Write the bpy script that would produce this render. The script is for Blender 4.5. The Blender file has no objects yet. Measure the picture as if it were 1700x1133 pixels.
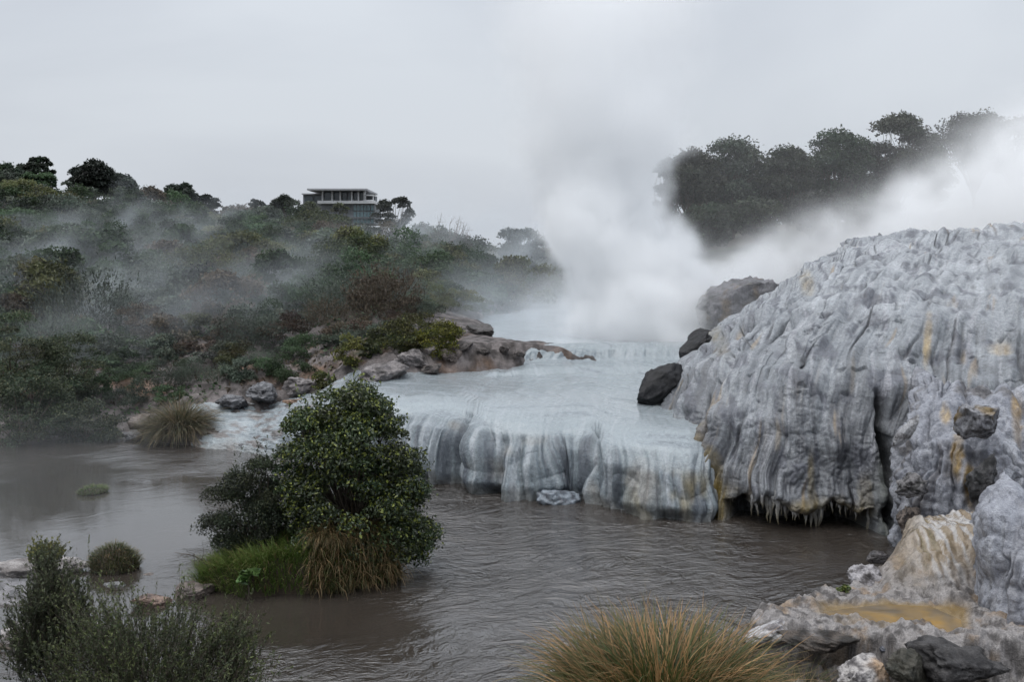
import bpy, math, random
import numpy as np

# ------------------------------------------------------------------ camera, sky, sun, exposure
sc = bpy.context.scene
COL = sc.collection
EYE = 8.0            # eye height above the river, metres
FPX = 1653.0         # focal length in pixels of the 1700 px wide photograph
HZ = 430.0           # row of the horizon

cam_d = bpy.data.cameras.new("camera")
cam = bpy.data.objects.new("camera", cam_d)
COL.objects.link(cam)
cam_d.sensor_width = 36.0
cam_d.lens = 36.0 * FPX / 1700.0
cam_d.shift_y = -(566.5 - HZ) / 1700.0
cam_d.clip_start = 0.1
cam_d.clip_end = 5000.0
cam.location = (0, 0, EYE)
cam.rotation_euler = (math.radians(90), 0, 0)
sc.camera = cam

SUN_EL, SUN_AZ = math.radians(72), math.radians(-120)
world = bpy.data.worlds.new("World")
sc.world = world
world.use_nodes = True
nt = world.node_tree
nt.nodes.clear()
w_out = nt.nodes.new("ShaderNodeOutputWorld")
w_bg = nt.nodes.new("ShaderNodeBackground")
w_sky = nt.nodes.new("ShaderNodeTexSky")
w_sky.sky_type = 'NISHITA'
w_sky.sun_disc = False
w_sky.sun_elevation = SUN_EL
w_sky.sun_rotation = SUN_AZ
w_sky.air_density = 1.5
w_sky.dust_density = 4.0
w_tc = nt.nodes.new("ShaderNodeTexCoord")
w_map = nt.nodes.new("ShaderNodeMapping")
w_map.inputs['Scale'].default_value = (1.0, 1.0, 3.2)
w_n = nt.nodes.new("ShaderNodeTexNoise")
w_n.inputs['Scale'].default_value = 1.7
w_n.inputs['Detail'].default_value = 6.0
w_n.inputs['Roughness'].default_value = 0.45
w_n.inputs['Distortion'].default_value = 0.4
w_r = nt.nodes.new("ShaderNodeValToRGB")
w_r.color_ramp.elements[0].position = 0.30
w_r.color_ramp.elements[0].color = (4.8, 5.15, 5.8, 1)
w_r.color_ramp.elements[1].position = 0.68
w_r.color_ramp.elements[1].color = (6.4, 6.8, 7.35, 1)
w_mix = nt.nodes.new("ShaderNodeMix")
w_mix.data_type = 'RGBA'
w_mix.inputs[0].default_value = 0.93      # the overcast deck hides nearly all of the clear sky
nt.links.new(w_tc.outputs['Generated'], w_map.inputs['Vector'])
nt.links.new(w_map.outputs[0], w_n.inputs['Vector'])
nt.links.new(w_n.outputs['Fac'], w_r.inputs['Fac'])
nt.links.new(w_sky.outputs[0], w_mix.inputs[6])
nt.links.new(w_r.outputs[0], w_mix.inputs[7])
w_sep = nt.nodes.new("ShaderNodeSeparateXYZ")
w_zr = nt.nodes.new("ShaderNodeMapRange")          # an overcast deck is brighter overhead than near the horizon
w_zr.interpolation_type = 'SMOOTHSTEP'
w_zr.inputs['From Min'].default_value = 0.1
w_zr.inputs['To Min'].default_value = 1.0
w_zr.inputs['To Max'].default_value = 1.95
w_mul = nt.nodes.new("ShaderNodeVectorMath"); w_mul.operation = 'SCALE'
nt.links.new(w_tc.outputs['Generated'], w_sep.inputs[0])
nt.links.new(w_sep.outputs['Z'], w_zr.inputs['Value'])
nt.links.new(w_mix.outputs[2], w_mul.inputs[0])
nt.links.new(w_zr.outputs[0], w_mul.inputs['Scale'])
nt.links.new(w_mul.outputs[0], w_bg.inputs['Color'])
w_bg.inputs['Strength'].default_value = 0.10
nt.links.new(w_bg.outputs[0], w_out.inputs['Surface'])

sun_d = bpy.data.lights.new("sun", 'SUN')
sun_d.energy = 1.5
sun_d.angle = math.radians(70)
sun_d.color = (1.0, 0.97, 0.93)
sun = bpy.data.objects.new("sun", sun_d)
COL.objects.link(sun)
sun.rotation_euler = (math.radians(90) - SUN_EL, 0, math.radians(180) - SUN_AZ)

sc.view_settings.view_transform = 'Standard'
sc.view_settings.look = 'None'
sc.view_settings.exposure = 0.10
sc.view_settings.gamma = 1.0
sc.view_settings.use_curve_mapping = False
sc.render.engine = 'CYCLES'
cy = sc.cycles
cy.use_denoising = True
cy.use_adaptive_sampling = True
cy.adaptive_threshold = 0.02
cy.max_bounces = 16
cy.diffuse_bounces = 2
cy.glossy_bounces = 3
cy.transmission_bounces = 4
cy.transparent_max_bounces = 12
cy.volume_bounces = 14
cy.volume_step_rate = 2.0
cy.volume_max_steps = 256
cy.caustics_reflective = False
cy.caustics_refractive = False

# ------------------------------------------------------------------ helpers
def W(px, py, d):
    """The point that the photograph shows at (px, py), d metres in front of the camera."""
    return np.array(((px - 850) / FPX * d, d, EYE - (py - HZ) / FPX * d))

def onz(px, py, z):
    """The point of the level z that the photograph shows at (px, py)."""
    d = (EYE - z) * FPX / (py - HZ)
    return W(px, py, d)

_rs = np.random.RandomState(7)
_PERM = _rs.permutation(256).astype(np.int32)
_PERM = np.concatenate([_PERM] * 3)
_G = _rs.normal(size=(256, 3)); _G /= np.linalg.norm(_G, axis=1)[:, None]; _G = _G.astype(np.float32)
_G2 = _rs.normal(size=(256, 2)); _G2 /= np.linalg.norm(_G2, axis=1)[:, None]; _G2 = _G2.astype(np.float32)

def perlin(P, seed=0):
    P = np.asarray(P, np.float32)
    two = np.ptp(P[:, 2]) == 0
    P = P + np.float32(seed * 17.137)
    i = np.floor(P); f = P - i; i = i.astype(np.int32) & 255
    u = f * f * f * (f * (f * 6 - 15) + 10)
    x, y, z = i.T; fx, fy, fz = f.T.copy(); ux, uy, uz = u.T.copy()
    out = []
    for dx in (0, 1):
        a = _PERM[(x + dx) & 255]; r = []
        for dy in (0, 1):
            b = _PERM[a + ((y + dy) & 255)]
            if two:
                g = _G2[b]; r.append((g[:, 0] * (fx - dx) + g[:, 1] * (fy - dy)) * 0.95); continue
            q = []
            for dz in (0, 1):
                g = _G[_PERM[b + ((z + dz) & 255)]]
                q.append(g[:, 0] * (fx - dx) + g[:, 1] * (fy - dy) + g[:, 2] * (fz - dz))
            r.append(q[0] + uz * (q[1] - q[0]))
        out.append(r[0] + uy * (r[1] - r[0]))
    return (out[0] + ux * (out[1] - out[0])) * 1.5

def fbm(P, octaves=4, seed=0, gain=0.5, lac=2.03, mode=None):
    P = np.asarray(P, np.float32)
    a, s, r = 1.0, 0.0, 0
    for o in range(octaves):
        n = perlin(P, seed + o * 3.7)
        if mode == 'billow': n = np.abs(n) * 2 - 0.5
        if mode == 'ridge': n = 0.6 - np.abs(n) * 2
        r = r + n * a; s += a
        a *= gain; P = P * np.float32(lac)
    return r / s

def sstep(a, b, x):
    t = np.clip((x - a) / (b - a), 0, 1)
    return t * t * (3 - 2 * t)

def mixc(a, b, w):
    return a * (1 - w[:, None]) + np.asarray(b) * w[:, None]

def mesh_np(name, V, F, col=None, smooth=True, extra=None):
    V = np.asarray(V, np.float32); F = np.asarray(F, np.int32)
    me = bpy.data.meshes.new(name)
    k = F.shape[1]
    me.vertices.add(len(V)); me.vertices.foreach_set('co', V.ravel())
    me.loops.add(F.size); me.loops.foreach_set('vertex_index', F.ravel())
    me.polygons.add(len(F))
    me.polygons.foreach_set('loop_start', np.arange(0, F.size, k, dtype=np.int32))
    try: me.polygons.foreach_set('loop_total', np.full(len(F), k, dtype=np.int32))
    except Exception: pass
    me.polygons.foreach_set('use_smooth', np.full(len(F), bool(smooth)))
    if col is not None:
        c = np.ones((len(V), 4), np.float32); c[:, :3] = col
        me.attributes.new('Col', 'FLOAT_COLOR', 'POINT').data.foreach_set('color', c.ravel())
    for n, a in (extra or {}).items():
        me.attributes.new(n, 'FLOAT', 'POINT').data.foreach_set('value', np.asarray(a, np.float32))
    me.update(); me.validate()
    return me

def add(name, me, mat=None, parent=None, loc=None, rotz=0, scale=None, color=None):
    o = bpy.data.objects.new(name, me)
    COL.objects.link(o)
    if mat is not None and len(me.materials) == 0: me.materials.append(mat)
    if parent is not None: o.parent = parent
    if loc is not None: o.location = [float(q) for q in loc]
    if rotz: o.rotation_euler = (0, 0, rotz)
    if scale is not None: o.scale = (scale,) * 3 if np.isscalar(scale) else scale
    if color is not None: o.color = (*color, 1)
    return o

def empty(name, loc=(0, 0, 0), rotz=0, scale=1.0):
    o = bpy.data.objects.new(name, None)
    COL.objects.link(o); o.location = [float(q) for q in loc]; o.rotation_euler = (0, 0, rotz); o.scale = (scale,) * 3
    o.empty_display_size = 0.2
    return o

def tag(o, label=None, cat=None, group=None, kind=None):
    if label: o['label'] = label
    if cat: o['category'] = cat
    if group: o['group'] = group
    if kind: o['kind'] = kind
    return o

def grid_faces(nu, nv, off=0):
    i = np.arange(nu - 1)[:, None] * nv + np.arange(nv - 1)[None, :] + off
    i = i.ravel()
    return np.stack([i, i + nv, i + nv + 1, i + 1], 1)

def resample(poly, n, dens=None):
    """Catmull-Rom through the rows of poly, n samples; dens: sampling density at the control points."""
    p = np.asarray(poly, float); m = len(p)
    pp = np.vstack([2 * p[0] - p[1], p, 2 * p[-1] - p[-2]])
    t = np.linspace(0, m - 1, n) if dens is None else None
    if t is None:
        w = np.asarray(dens, float); seg = (w[1:] + w[:-1]) / 2
        c = np.concatenate([[0], np.cumsum(seg)]); t = np.interp(np.linspace(0, c[-1], n), c, np.arange(m))
    i = np.minimum(t.astype(int), m - 2); f = (t - i)[:, None]
    a, b, c_, d = pp[i], pp[i + 1], pp[i + 2], pp[i + 3]
    return 0.5 * (2 * b + (c_ - a) * f + (2 * a - 5 * b + 4 * c_ - d) * f ** 2 + (3 * b - a - 3 * c_ + d) * f ** 3)

def grid_normals(P):
    du = np.gradient(P, axis=0); dv = np.gradient(P, axis=1)
    n = np.cross(du, dv); n /= np.linalg.norm(n, axis=2)[..., None] + 1e-9
    return n

# ------------------------------------------------------------------ materials
class NT:
    def __init__(s, name):
        s.m = bpy.data.materials.new(name); s.m.use_nodes = True
        s.t = s.m.node_tree; s.t.nodes.clear()
        s.out = s.n("ShaderNodeOutputMaterial")
    def n(s, t, **kw):
        x = s.t.nodes.new(t)
        for k, v in kw.items(): setattr(x, k, v)
        return x
    def l(s, a, b): s.t.links.new(a, b)
    def noise(s, vec, scale, detail=4, rough=0.5, dist=0.0, sc3=None):
        if sc3 is not None:
            mp = s.n("ShaderNodeMapping"); mp.inputs['Scale'].default_value = sc3; s.l(vec, mp.inputs['Vector']); vec = mp.outputs[0]
        x = s.n("ShaderNodeTexNoise"); x.inputs['Scale'].default_value = scale; x.inputs['Detail'].default_value = detail
        x.inputs['Roughness'].default_value = rough; x.inputs['Distortion'].default_value = dist
        s.l(vec, x.inputs['Vector']); return x.outputs['Fac']
    def ramp(s, fac, *stops):
        x = s.n("ShaderNodeValToRGB"); e = x.color_ramp.elements
        while len(e) < len(stops): e.new(0.5)
        for q, (p, c) in zip(e, stops): q.position = p; q.color = (*c, 1) if not np.isscalar(c) else (c, c, c, 1)
        s.l(fac, x.inputs['Fac']); return x.outputs['Color']
    def math(s, op, a, b=None):
        x = s.n("ShaderNodeMath", operation=op)
        for k, v in enumerate((a, b)):
            if v is None: continue
            if np.isscalar(v): x.inputs[k].default_value = v
            else: s.l(v, x.inputs[k])
        return x.outputs[0]
    def mix(s, a, b, f, blend='MIX'):
        x = s.n("ShaderNodeMix", data_type='RGBA', blend_type=blend)
        for k, v in ((0, f), (6, a), (7, b)):
            if np.isscalar(v): x.inputs[k].default_value = v
            elif isinstance(v, tuple): x.inputs[k].default_value = (*v, 1)
            else: s.l(v, x.inputs[k])
        return x.outputs[2]
    def bump(s, h, dist, strength=1.0, normal=None):
        x = s.n("ShaderNodeBump"); x.inputs['Distance'].default_value = dist; x.inputs['Strength'].default_value = strength
        s.l(h, x.inputs['Height'])
        if normal is not None: s.l(normal, x.inputs['Normal'])
        return x.outputs[0]
    def bsdf(s, col=None, rough=0.7, spec=0.4, normal=None):
        b = s.n("ShaderNodeBsdfPrincipled")
        if isinstance(col, tuple): b.inputs['Base Color'].default_value = (*col, 1)
        elif col is not None: s.l(col, b.inputs['Base Color'])
        if np.isscalar(rough): b.inputs['Roughness'].default_value = rough
        else: s.l(rough, b.inputs['Roughness'])
        b.inputs['Specular IOR Level'].default_value = spec
        if normal is not None: s.l(normal, b.inputs['Normal'])
        s.l(b.outputs[0], s.out.inputs['Surface'])
        return b
    def attr(s, name):
        a = s.n("ShaderNodeAttribute"); a.attribute_name = name; return a
    def obj(s): return s.n("ShaderNodeTexCoord").outputs['Object']
    def pos(s): return s.n("ShaderNodeNewGeometry").outputs['Position']

def mat_leaf(name, rough=0.5, spec=0.35, trans=0.25):
    m = NT(name)
    c = m.attr('Col').outputs['Color']
    oc = m.n("ShaderNodeObjectInfo").outputs['Color']
    col = m.mix(c, oc, 1.0, 'MULTIPLY')
    b = m.bsdf(col, rough, spec)
    t = m.n("ShaderNodeBsdfTranslucent"); m.l(col, t.inputs['Color'])
    mx = m.n("ShaderNodeMixShader"); mx.inputs[0].default_value = trans
    m.l(b.outputs[0], mx.inputs[1]); m.l(t.outputs[0], mx.inputs[2]); m.l(mx.outputs[0], m.out.inputs['Surface'])
    return m.m

def mat_plain(name, col, rough=0.6, spec=0.4, var=0.15, scale=8.0, bump=0.0):
    m = NT(name); p = m.obj()
    f = m.noise(p, scale, 5, 0.6)
    lo = tuple(c * (1 - var) for c in col); hi = tuple(min(1, c * (1 + var)) for c in col)
    cc = m.ramp(f, (0.3, lo), (0.7, hi))
    nn = m.bump(f, bump) if bump else None
    m.bsdf(cc, rough, spec, nn)
    return m.m

def mat_sinter(name, spec=0.35):
    """Silica sinter: colour comes from the Col attribute, grain, streaks and fine relief from noise; wetness from the wet attribute."""
    m = NT(name); p = m.pos()
    c = m.attr('Col').outputs['Color']; wet = m.attr('wet').outputs['Fac']
    fine = m.noise(p, 8.0, 5, 0.65)
    grain = m.noise(p, 32.0, 3, 0.7)
    streak = m.noise(p, 1.0, 4, 0.6, 0.5, sc3=(5.5, 5.5, 0.55))
    v1 = m.ramp(fine, (0.30, 0.50), (0.70, 1.35))
    nz = m.n("ShaderNodeSeparateXYZ"); m.l(m.n("ShaderNodeNewGeometry").outputs['Normal'], nz.inputs[0])
    wall = m.math('MULTIPLY', m.ramp(m.math('ABSOLUTE', nz.outputs['Z']), (0.45, 1.0), (0.85, 0.0)), 0.8)
    v2 = m.ramp(streak, (0.3, (0.66, 0.67, 0.71)), (0.62, (1.16, 1.16, 1.15)))
    v3 = m.ramp(grain, (0.3, 0.62), (0.7, 1.28))
    dry = m.math('SUBTRACT', 0.8, m.math('MULTIPLY', wet, 0.62))
    col = m.mix(c, v1, dry, 'MULTIPLY'); col = m.mix(col, v2, wall, 'MULTIPLY'); col = m.mix(col, v3, dry, 'MULTIPLY')
    n2 = m.bump(m.math('ADD', m.math('MULTIPLY', fine, 1.0), m.math('MULTIPLY', m.math('MULTIPLY', streak, wall), 1.3)), 0.055, 0.9)
    n3 = m.bump(grain, 0.018, 0.8, n2)
    r = m.ramp(wet, (0.0, 0.72), (1.0, 0.18))
    b = m.bsdf(col, r, spec, n3)
    m.l(m.math('MULTIPLY', wet, 0.6), b.inputs['Coat Weight']); b.inputs['Coat Roughness'].default_value = 0.14   # a film of running water
    return m.m

M_LEAF = mat_leaf('leaf_matt')
M_LEAF_G = mat_leaf('leaf_glossy', 0.32, 0.5, 0.2)
M_BLADE = mat_leaf('grass_blade', 0.5, 0.35, 0.3)
M_BARK = mat_plain('bark', (0.09, 0.075, 0.06), 0.8, 0.2, 0.4, 6.0)
M_BARK_PALE = mat_plain('bark_pale', (0.30, 0.28, 0.26), 0.8, 0.2, 0.3, 5.0)
M_SINTER = mat_sinter('sinter')
# ------------------------------------------------------------------ the land: one sheet of hills, banks and river bed
LAND_T = {   # column of the photograph -> (distance, height) pairs
    -900: [(10, -1.4), (30, -1.2), (36, .8), (46, 4), (60, 8), (95, 17), (130, 20), (300, 22), (900, 25)],
    -300: [(10, -1.4), (38, -1.2), (41, .6), (46, 2), (60, 5), (95, 12), (150, 23), (300, 24), (900, 26)],
    0: [(10, -1.4), (42, -1.1), (44, .3), (48, 1.6), (60, 3.6), (90, 9.5), (125, 17.2), (145, 20.6), (170, 20.6), (300, 19), (900, 22)],
    110: [(10, -1.4), (43, -1.1), (45, .3), (48, 1.3), (60, 3.3), (90, 8.5), (125, 16.2), (147, 20.2), (180, 19.6), (300, 18), (900, 22)],
    200: [(10, -1.4), (43.5, -1.1), (45.6, .4), (48, 1.2), (60, 3.0), (90, 7.8), (125, 14.8), (150, 18.8), (185, 17.8), (300, 17), (900, 21)],
    340: [(10, -1.4), (42.2, -1.1), (43.2, .25), (46, 1.0), (49, 1.8), (60, 3.2), (90, 7.8), (125, 13.2), (150, 16.6), (190, 16.4), (300, 16), (900, 20)],
    480: [(10, -1.4), (43.5, -1.1), (45.2, 1.25), (47, 1.8), (50, 2.8), (60, 4.0), (90, 8.2), (125, 12.2), (160, 15.2), (185, 15.6), (300, 15), (900, 20)],
    620: [(10, -1.4), (41.2, -1.1), (43, 2.2), (45, 3.2), (50, 4.1), (60, 5.0), (80, 7.4), (110, 10.4), (150, 12.6), (180, 13.0), (300, 12), (900, 18)],
    700: [(10, -1.4), (40.5, -1.1), (42.4, 2.5), (45, 3.4), (50, 4.0), (55, 4.5), (65, 5), (80, 7.2), (110, 9.2), (150, 11), (200, 11.5), (300, 12), (900, 18)],
    780: [(10, -1.4), (40.5, -1.1), (43.8, 2.4), (44.8, 3.5), (46.2, 4.15), (50, 4.2), (55, 4.4), (66, 4.5), (76, 5.2), (100, 7.6), (150, 9.6), (300, 12), (900, 18)],
    840: [(10, -1.4), (43, -1.1), (44.2, 2.5), (45.0, 3.6), (46, 4.2), (48.8, 4.15), (50.2, 3.6), (71, 3.6), (76, 4.5), (95, 5.5), (130, 8.4), (300, 12), (900, 18)],
    900: [(10, -1.4), (43, -1.1), (44.4, 2.4), (45.4, 3.4), (46.6, 4.1), (49.2, 4.05), (50.8, 3.6), (84, 3.6), (90, 4.5), (105, 5.5), (140, 8), (300, 12), (900, 18)],
    960: [(10, -1.4), (43, -1.1), (45.0, 2.8), (47.4, 3.8), (49, 3.6), (100, 3.6), (108, 4.6), (150, 7), (300, 12), (900, 18)],
    1050: [(10, -1.4), (44, -1.1), (46.5, 3.0), (49, 3.7), (60, 3.7), (95, 4), (120, 7), (160, 10), (300, 14), (900, 19)],
    1150: [(10, -1.4), (44, -1.1), (48, 3.2), (60, 4.2), (90, 7), (120, 10), (160, 12), (300, 16), (900, 20)],
    1300: [(10, -1.4), (30, -1.4), (46, -1), (60, 4), (75, 7), (100, 10), (130, 12), (300, 18), (900, 22)],
    1700: [(10, -1.4), (26, -1.4), (45, -1), (60, 6), (80, 9), (100, 12), (130, 15), (300, 20), (900, 24)],
    2600: [(10, -1.4), (20, -1), (30, 3), (60, 9), (80, 12), (100, 15), (130, 18), (300, 22), (900, 26)],
}
_LK = sorted(LAND_T)
_LD = np.concatenate([np.linspace(10, 38, 20), np.linspace(38.2, 58, 120), np.linspace(58.4, 140, 110), np.linspace(142, 320, 40), np.linspace(330, 1500, 12)])
_LTAB = np.array([np.interp(_LD, *zip(*LAND_T[k])) for k in _LK])

def land_base(px, d):
    """Height of the land without its roughness."""
    px = np.asarray(px, float); d = np.asarray(d, float)
    fi = np.interp(px, _LK, np.arange(len(_LK))); i = np.minimum(fi.astype(int), len(_LK) - 2); f = fi - i
    f = f * f * (3 - 2 * f) * 0.5 + f * 0.5
    dj = np.interp(d, _LD, np.arange(len(_LD))); j = np.minimum(dj.astype(int), len(_LD) - 2); g = dj - j
    z = (_LTAB[i, j] * (1 - g) + _LTAB[i, j + 1] * g) * (1 - f) + (_LTAB[i + 1, j] * (1 - g) + _LTAB[i + 1, j + 1] * g) * f
    z = z - np.interp(d, [60, 100, 135], [0, 2.2, 2.6]) * (1 - sstep(900, 1000, px)) * (1 - sstep(600, 800, d))
    return z

def land_z(x, y, rough=True):
    x = np.atleast_1d(np.asarray(x, float)); y = np.atleast_1d(np.asarray(y, float))
    px = 850 + x / y * FPX
    P = np.stack([x, y, np.zeros_like(x)], 1)
    jx = fbm(P * 0.16, 3, 11) * 60; jd = fbm(P * 0.16, 3, 21) * 2.2
    z = land_base(px + jx, y + jd)
    if rough:
        hill = sstep(0.1, 1.2, z)
        flat = sstep(3.2, 3.7, z) * (1 - sstep(4.6, 5.2, z)) * (x > -6) * (y > 46)
        z = z + hill * (1 - 0.8 * flat) * (fbm(P * 0.22, 4, 31) * 1.0 + fbm(P * 1.1, 4, 41, mode='ridge') * 0.32 + fbm(P * 3.1, 3, 43) * 0.10)
    return z

pxs = np.concatenate([np.linspace(-900, -20, 50), np.linspace(-15, 1100, 400), np.linspace(1106, 2600, 70)])
A, D = np.meshgrid(pxs, _LD, indexing='ij')
X = (A - 850) / FPX * D; Y = D
Z = land_z(X.ravel(), Y.ravel()).reshape(X.shape)
V = np.stack([X, Y, Z], 2).reshape(-1, 3)
P = V.copy()
n1 = fbm(P * 0.35, 4, 51); n2 = fbm(P * 1.6, 4, 61); n3 = fbm(P * 0.12, 3, 71)
soil = np.tile(np.array([0.055, 0.048, 0.036]), (len(V), 1))
soil = mixc(soil, (0.045, 0.055, 0.030), sstep(-0.1, 0.25, n3))
rock = mixc(np.tile(np.array([0.18, 0.16, 0.155]), (len(V), 1)), (0.06, 0.053, 0.05), sstep(-0.15, 0.2, n2))
rock = mixc(rock, (0.25, 0.155, 0.10), sstep(0.10, 0.35, n1) * 0.6)
pxv = 850 + V[:, 0] / V[:, 1] * FPX
bank = (1 - sstep(3.6, 5.0, V[:, 2] + n1 * 2.5 - sstep(600, 700, pxv) * 1.3)) * (1 - sstep(58, 78, V[:, 1])) + \
       sstep(700, 760, pxv) * (1 - sstep(4.4, 5.2, V[:, 2] + n1 * 0.8)) * (1 - sstep(90, 120, V[:, 1]))
colr = mixc(soil, (0, 0, 0), np.zeros(len(V))); bw = np.clip(bank, 0, 1)[:, None]
colr = soil * (1 - bw) + rock * bw
bed = 1 - sstep(-0.4, 0.05, V[:, 2])
colr = mixc(colr, (0.07, 0.055, 0.045), bed)
m = NT('land'); c = m.attr('Col').outputs['Color']; p = m.pos()
f1 = m.noise(p, 2.5, 8, 0.65); f2 = m.noise(p, 11, 6, 0.7)
col = m.mix(c, m.ramp(f1, (0.3, 0.6), (0.7, 1.35)), 0.8, 'MULTIPLY'); col = m.mix(col, m.ramp(f2, (0.3, 0.7), (0.7, 1.25)), 0.8, 'MULTIPLY')
m.bsdf(col, 0.8, 0.25, m.bump(f2, 0.05, 0.8, m.bump(f1, 0.2, 0.8)))
M_LAND = m.m
tag(add('terrain', mesh_np('terrain', V, grid_faces(*A.shape)[:, ::-1], colr), M_LAND), kind='structure')

# ------------------------------------------------------------------ river and pools
m = NT('river_water'); p = m.pos()
mp = m.n("ShaderNodeMapping"); mp.inputs['Rotation'].default_value = (0, 0, math.radians(-24)); m.l(p, mp.inputs['Vector'])
warp = m.n("ShaderNodeTexNoise"); warp.inputs['Scale'].default_value = 0.22; warp.inputs['Detail'].default_value = 3; m.l(mp.outputs[0], warp.inputs['Vector'])
vm = m.n("ShaderNodeVectorMath", operation='SCALE'); m.l(warp.outputs['Color'], vm.inputs[0]); vm.inputs['Scale'].default_value = 3.2
va = m.n("ShaderNodeVectorMath", operation='ADD'); m.l(mp.outputs[0], va.inputs[0]); m.l(vm.outputs[0], va.inputs[1])
q = va.outputs[0]
wv1 = m.noise(q, 0.85, 3, 0.5, 1.2, sc3=(0.8, 1.5, 1))
wv2 = m.noise(q, 2.9, 4, 0.55, 1.4, sc3=(0.8, 1.3, 1))
wv3 = m.noise(q, 11.0, 2, 0.5, 0.4, sc3=(0.9, 1.4, 1))
calm = m.attr('calm').outputs['Fac']
rough_w = m.math('SUBTRACT', 1.0, calm)
h = m.math('ADD', m.math('MULTIPLY', wv1, 1.0), m.math('ADD', m.math('MULTIPLY', wv2, 0.55), m.math('MULTIPLY', wv3, 0.16)))
h = m.math('MULTIPLY', h, m.math('ADD', m.math('MULTIPLY', m.math('POWER', rough_w, 1.6), 0.98), 0.02))
bmp = m.bump(h, 0.20, 1.0)
sed = m.noise(q, 0.35, 4, 0.5)
colw = m.ramp(sed, (0.3, (0.036, 0.030, 0.025)), (0.7, (0.050, 0.042, 0.036)))
b = m.bsdf(colw, 0.06, 0.5, bmp); b.inputs['IOR'].default_value = 2.0
M_RIVER = m.m
xs = np.linspace(-70, 30, 260); ys = np.linspace(4, 60, 200)
A, B_ = np.meshgrid(xs, ys, indexing='ij')
V = np.stack([A, B_, np.zeros_like(A)], 2).reshape(-1, 3)
px = 850 + V[:, 0] / V[:, 1] * FPX; py = HZ + EYE * FPX / V[:, 1]
nz = fbm(V * 0.25, 3, 5)
def spot(cx, cy_, rx, ry): return np.exp(-(((V[:, 0] - cx) / rx) ** 2 + ((V[:, 1] - cy_) / ry) ** 2))
calm_v = 1.5 * spot(-13.0, 29.5, 6.0, 7.5) + 0.85 * spot(-4.2, 21.8, 2.6, 1.5) + 0.55 * spot(9, 26.5, 2.5, 3.5) + 0.5 * spot(-18, 38, 5, 5) + 0.5 * spot(-9, 20.5, 2.5, 3)
calm_v = np.clip(calm_v + nz * 0.45 + 0.12, 0, 1)
river = tag(add('river', mesh_np('river', V, grid_faces(*A.shape), None, True, {'calm': calm_v}), M_RIVER), kind='structure')

m = NT('pool_water'); p = m.pos()
f = m.noise(p, 1.2, 4, 0.5, 0.5, sc3=(0.6, 1.4, 1))
b = m.bsdf((0.42, 0.46, 0.49), 0.10, 0.5, m.bump(f, 0.03, 0.6)); b.inputs['IOR'].default_value = 1.33
M_POOL = m.m
poly = [(-3.2, 47.2), (0, 48.0), (1.8, 48.3), (2.6, 48.0), (4.6, 48.1), (7, 48.4), (9.4, 48.8), (12, 49), (22, 60), (20, 95), (6, 100), (2, 92), (0.5, 76), (-4.5, 66), (-3.0, 54)]
V = [(x, y, 3.92) for x, y in poly]
me = bpy.data.meshes.new('hot_pool_water'); me.from_pydata(V, [], [list(range(len(V)))]); me.update()
tag(add('hot_pool_water', me, M_POOL), kind='structure')

# ------------------------------------------------------------------ sinter terrace in mid river
def sheet(Bc, Tc, profs, n_u, n_v, dens, vdens=None):
    """Ruled surface between the curves Bc (water line) and Tc (inner edge); profs: per control point a list of (t, z)."""
    nb = len(Bc)
    C = resample(np.hstack([np.asarray(Bc, float), np.asarray(Tc, float), np.arange(nb)[:, None]]), n_u, dens)
    L = 200
    tab = []
    for pr in profs:
        t, z = zip(*pr); t = np.array(t); z = np.array(z)
        rl = np.linspace(0, 1, len(t)); r2 = np.linspace(0, 1, L)
        g = np.stack([np.interp(r2, rl, t), np.interp(r2, rl, z)], 1)
        for _ in range(14): g[1:-1] = (g[:-2] + 2 * g[1:-1] + g[2:]) / 4
        tab.append(g)
    tab = np.array(tab)
    ci = np.clip(C[:, 4], 0, nb - 1); i = np.minimum(ci.astype(int), nb - 2); f = (ci - i)[:, None, None]
    G = tab[i] * (1 - f) + tab[i + 1] * f              # n_u, L, 2
    s = np.linspace(0, 1, n_v) if vdens is None else vdens
    G = np.stack([[np.interp(s * (L - 1), np.arange(L), G[a, :, k]) for a in range(n_u)] for k in (0, 1)], 2)
    t = G[..., 0][..., None]
    xy = C[:, None, :2] * (1 - t) + C[:, None, 2:4] * t
    return np.concatenate([xy, G[..., 1][..., None]], 2), C

TB = [(-14.2, 43.2), (-13.2, 42), (-11.4, 41.2), (-9.2, 39.6), (-6.8, 38.2), (-4.7, 37.0), (-3.2, 36.3), (-2.2, 35.8), (-1.5, 35.0), (-.95, 34.1), (-.1, 33.5), (1.0, 33.2), (1.8, 33.5), (2.5, 33.1), (2.9, 31.8), (3.7, 31.0), (4.7, 30.5), (5.5, 30.4), (6.2, 30.9), (7.5, 32.5)]
TT = [(-14.6, 45.5), (-13.6, 46), (-11.2, 46.5), (-9, 46.5), (-7, 45.5), (-5.0, 44.5), (-3.4, 44.8), (-1.8, 45.6), (-.8, 46.2), (0, 46.8), (1, 47.5), (2.2, 48), (3.4, 48.4), (4.6, 48.6), (5.8, 48.8), (7, 49), (8.2, 49.2), (9.4, 49.4), (10.5, 49.5), (12, 49.5)]
gl = [(-0.05, -.6), (0.02, .0), (.1, .15), (.3, .45), (.55, .85), (.8, 1.15), (1, 1.35)]
g2 = [(-0.05, -.8), (0.0, .0), (.06, .5), (.16, 1.05), (.35, 1.45), (.6, 1.7), (1, 1.9)]
md = [(-.01, -1), (0.0, 0), (.015, .8), (.04, 1.55), (.09, 2.15), (.17, 2.5), (.28, 2.68), (.45, 2.78), (.62, 2.82), (.72, 2.86), (.8, 2.9), (.9, 2.97), (.95, 3.0), (.98, 3.05), (1, 3.1)]
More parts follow.
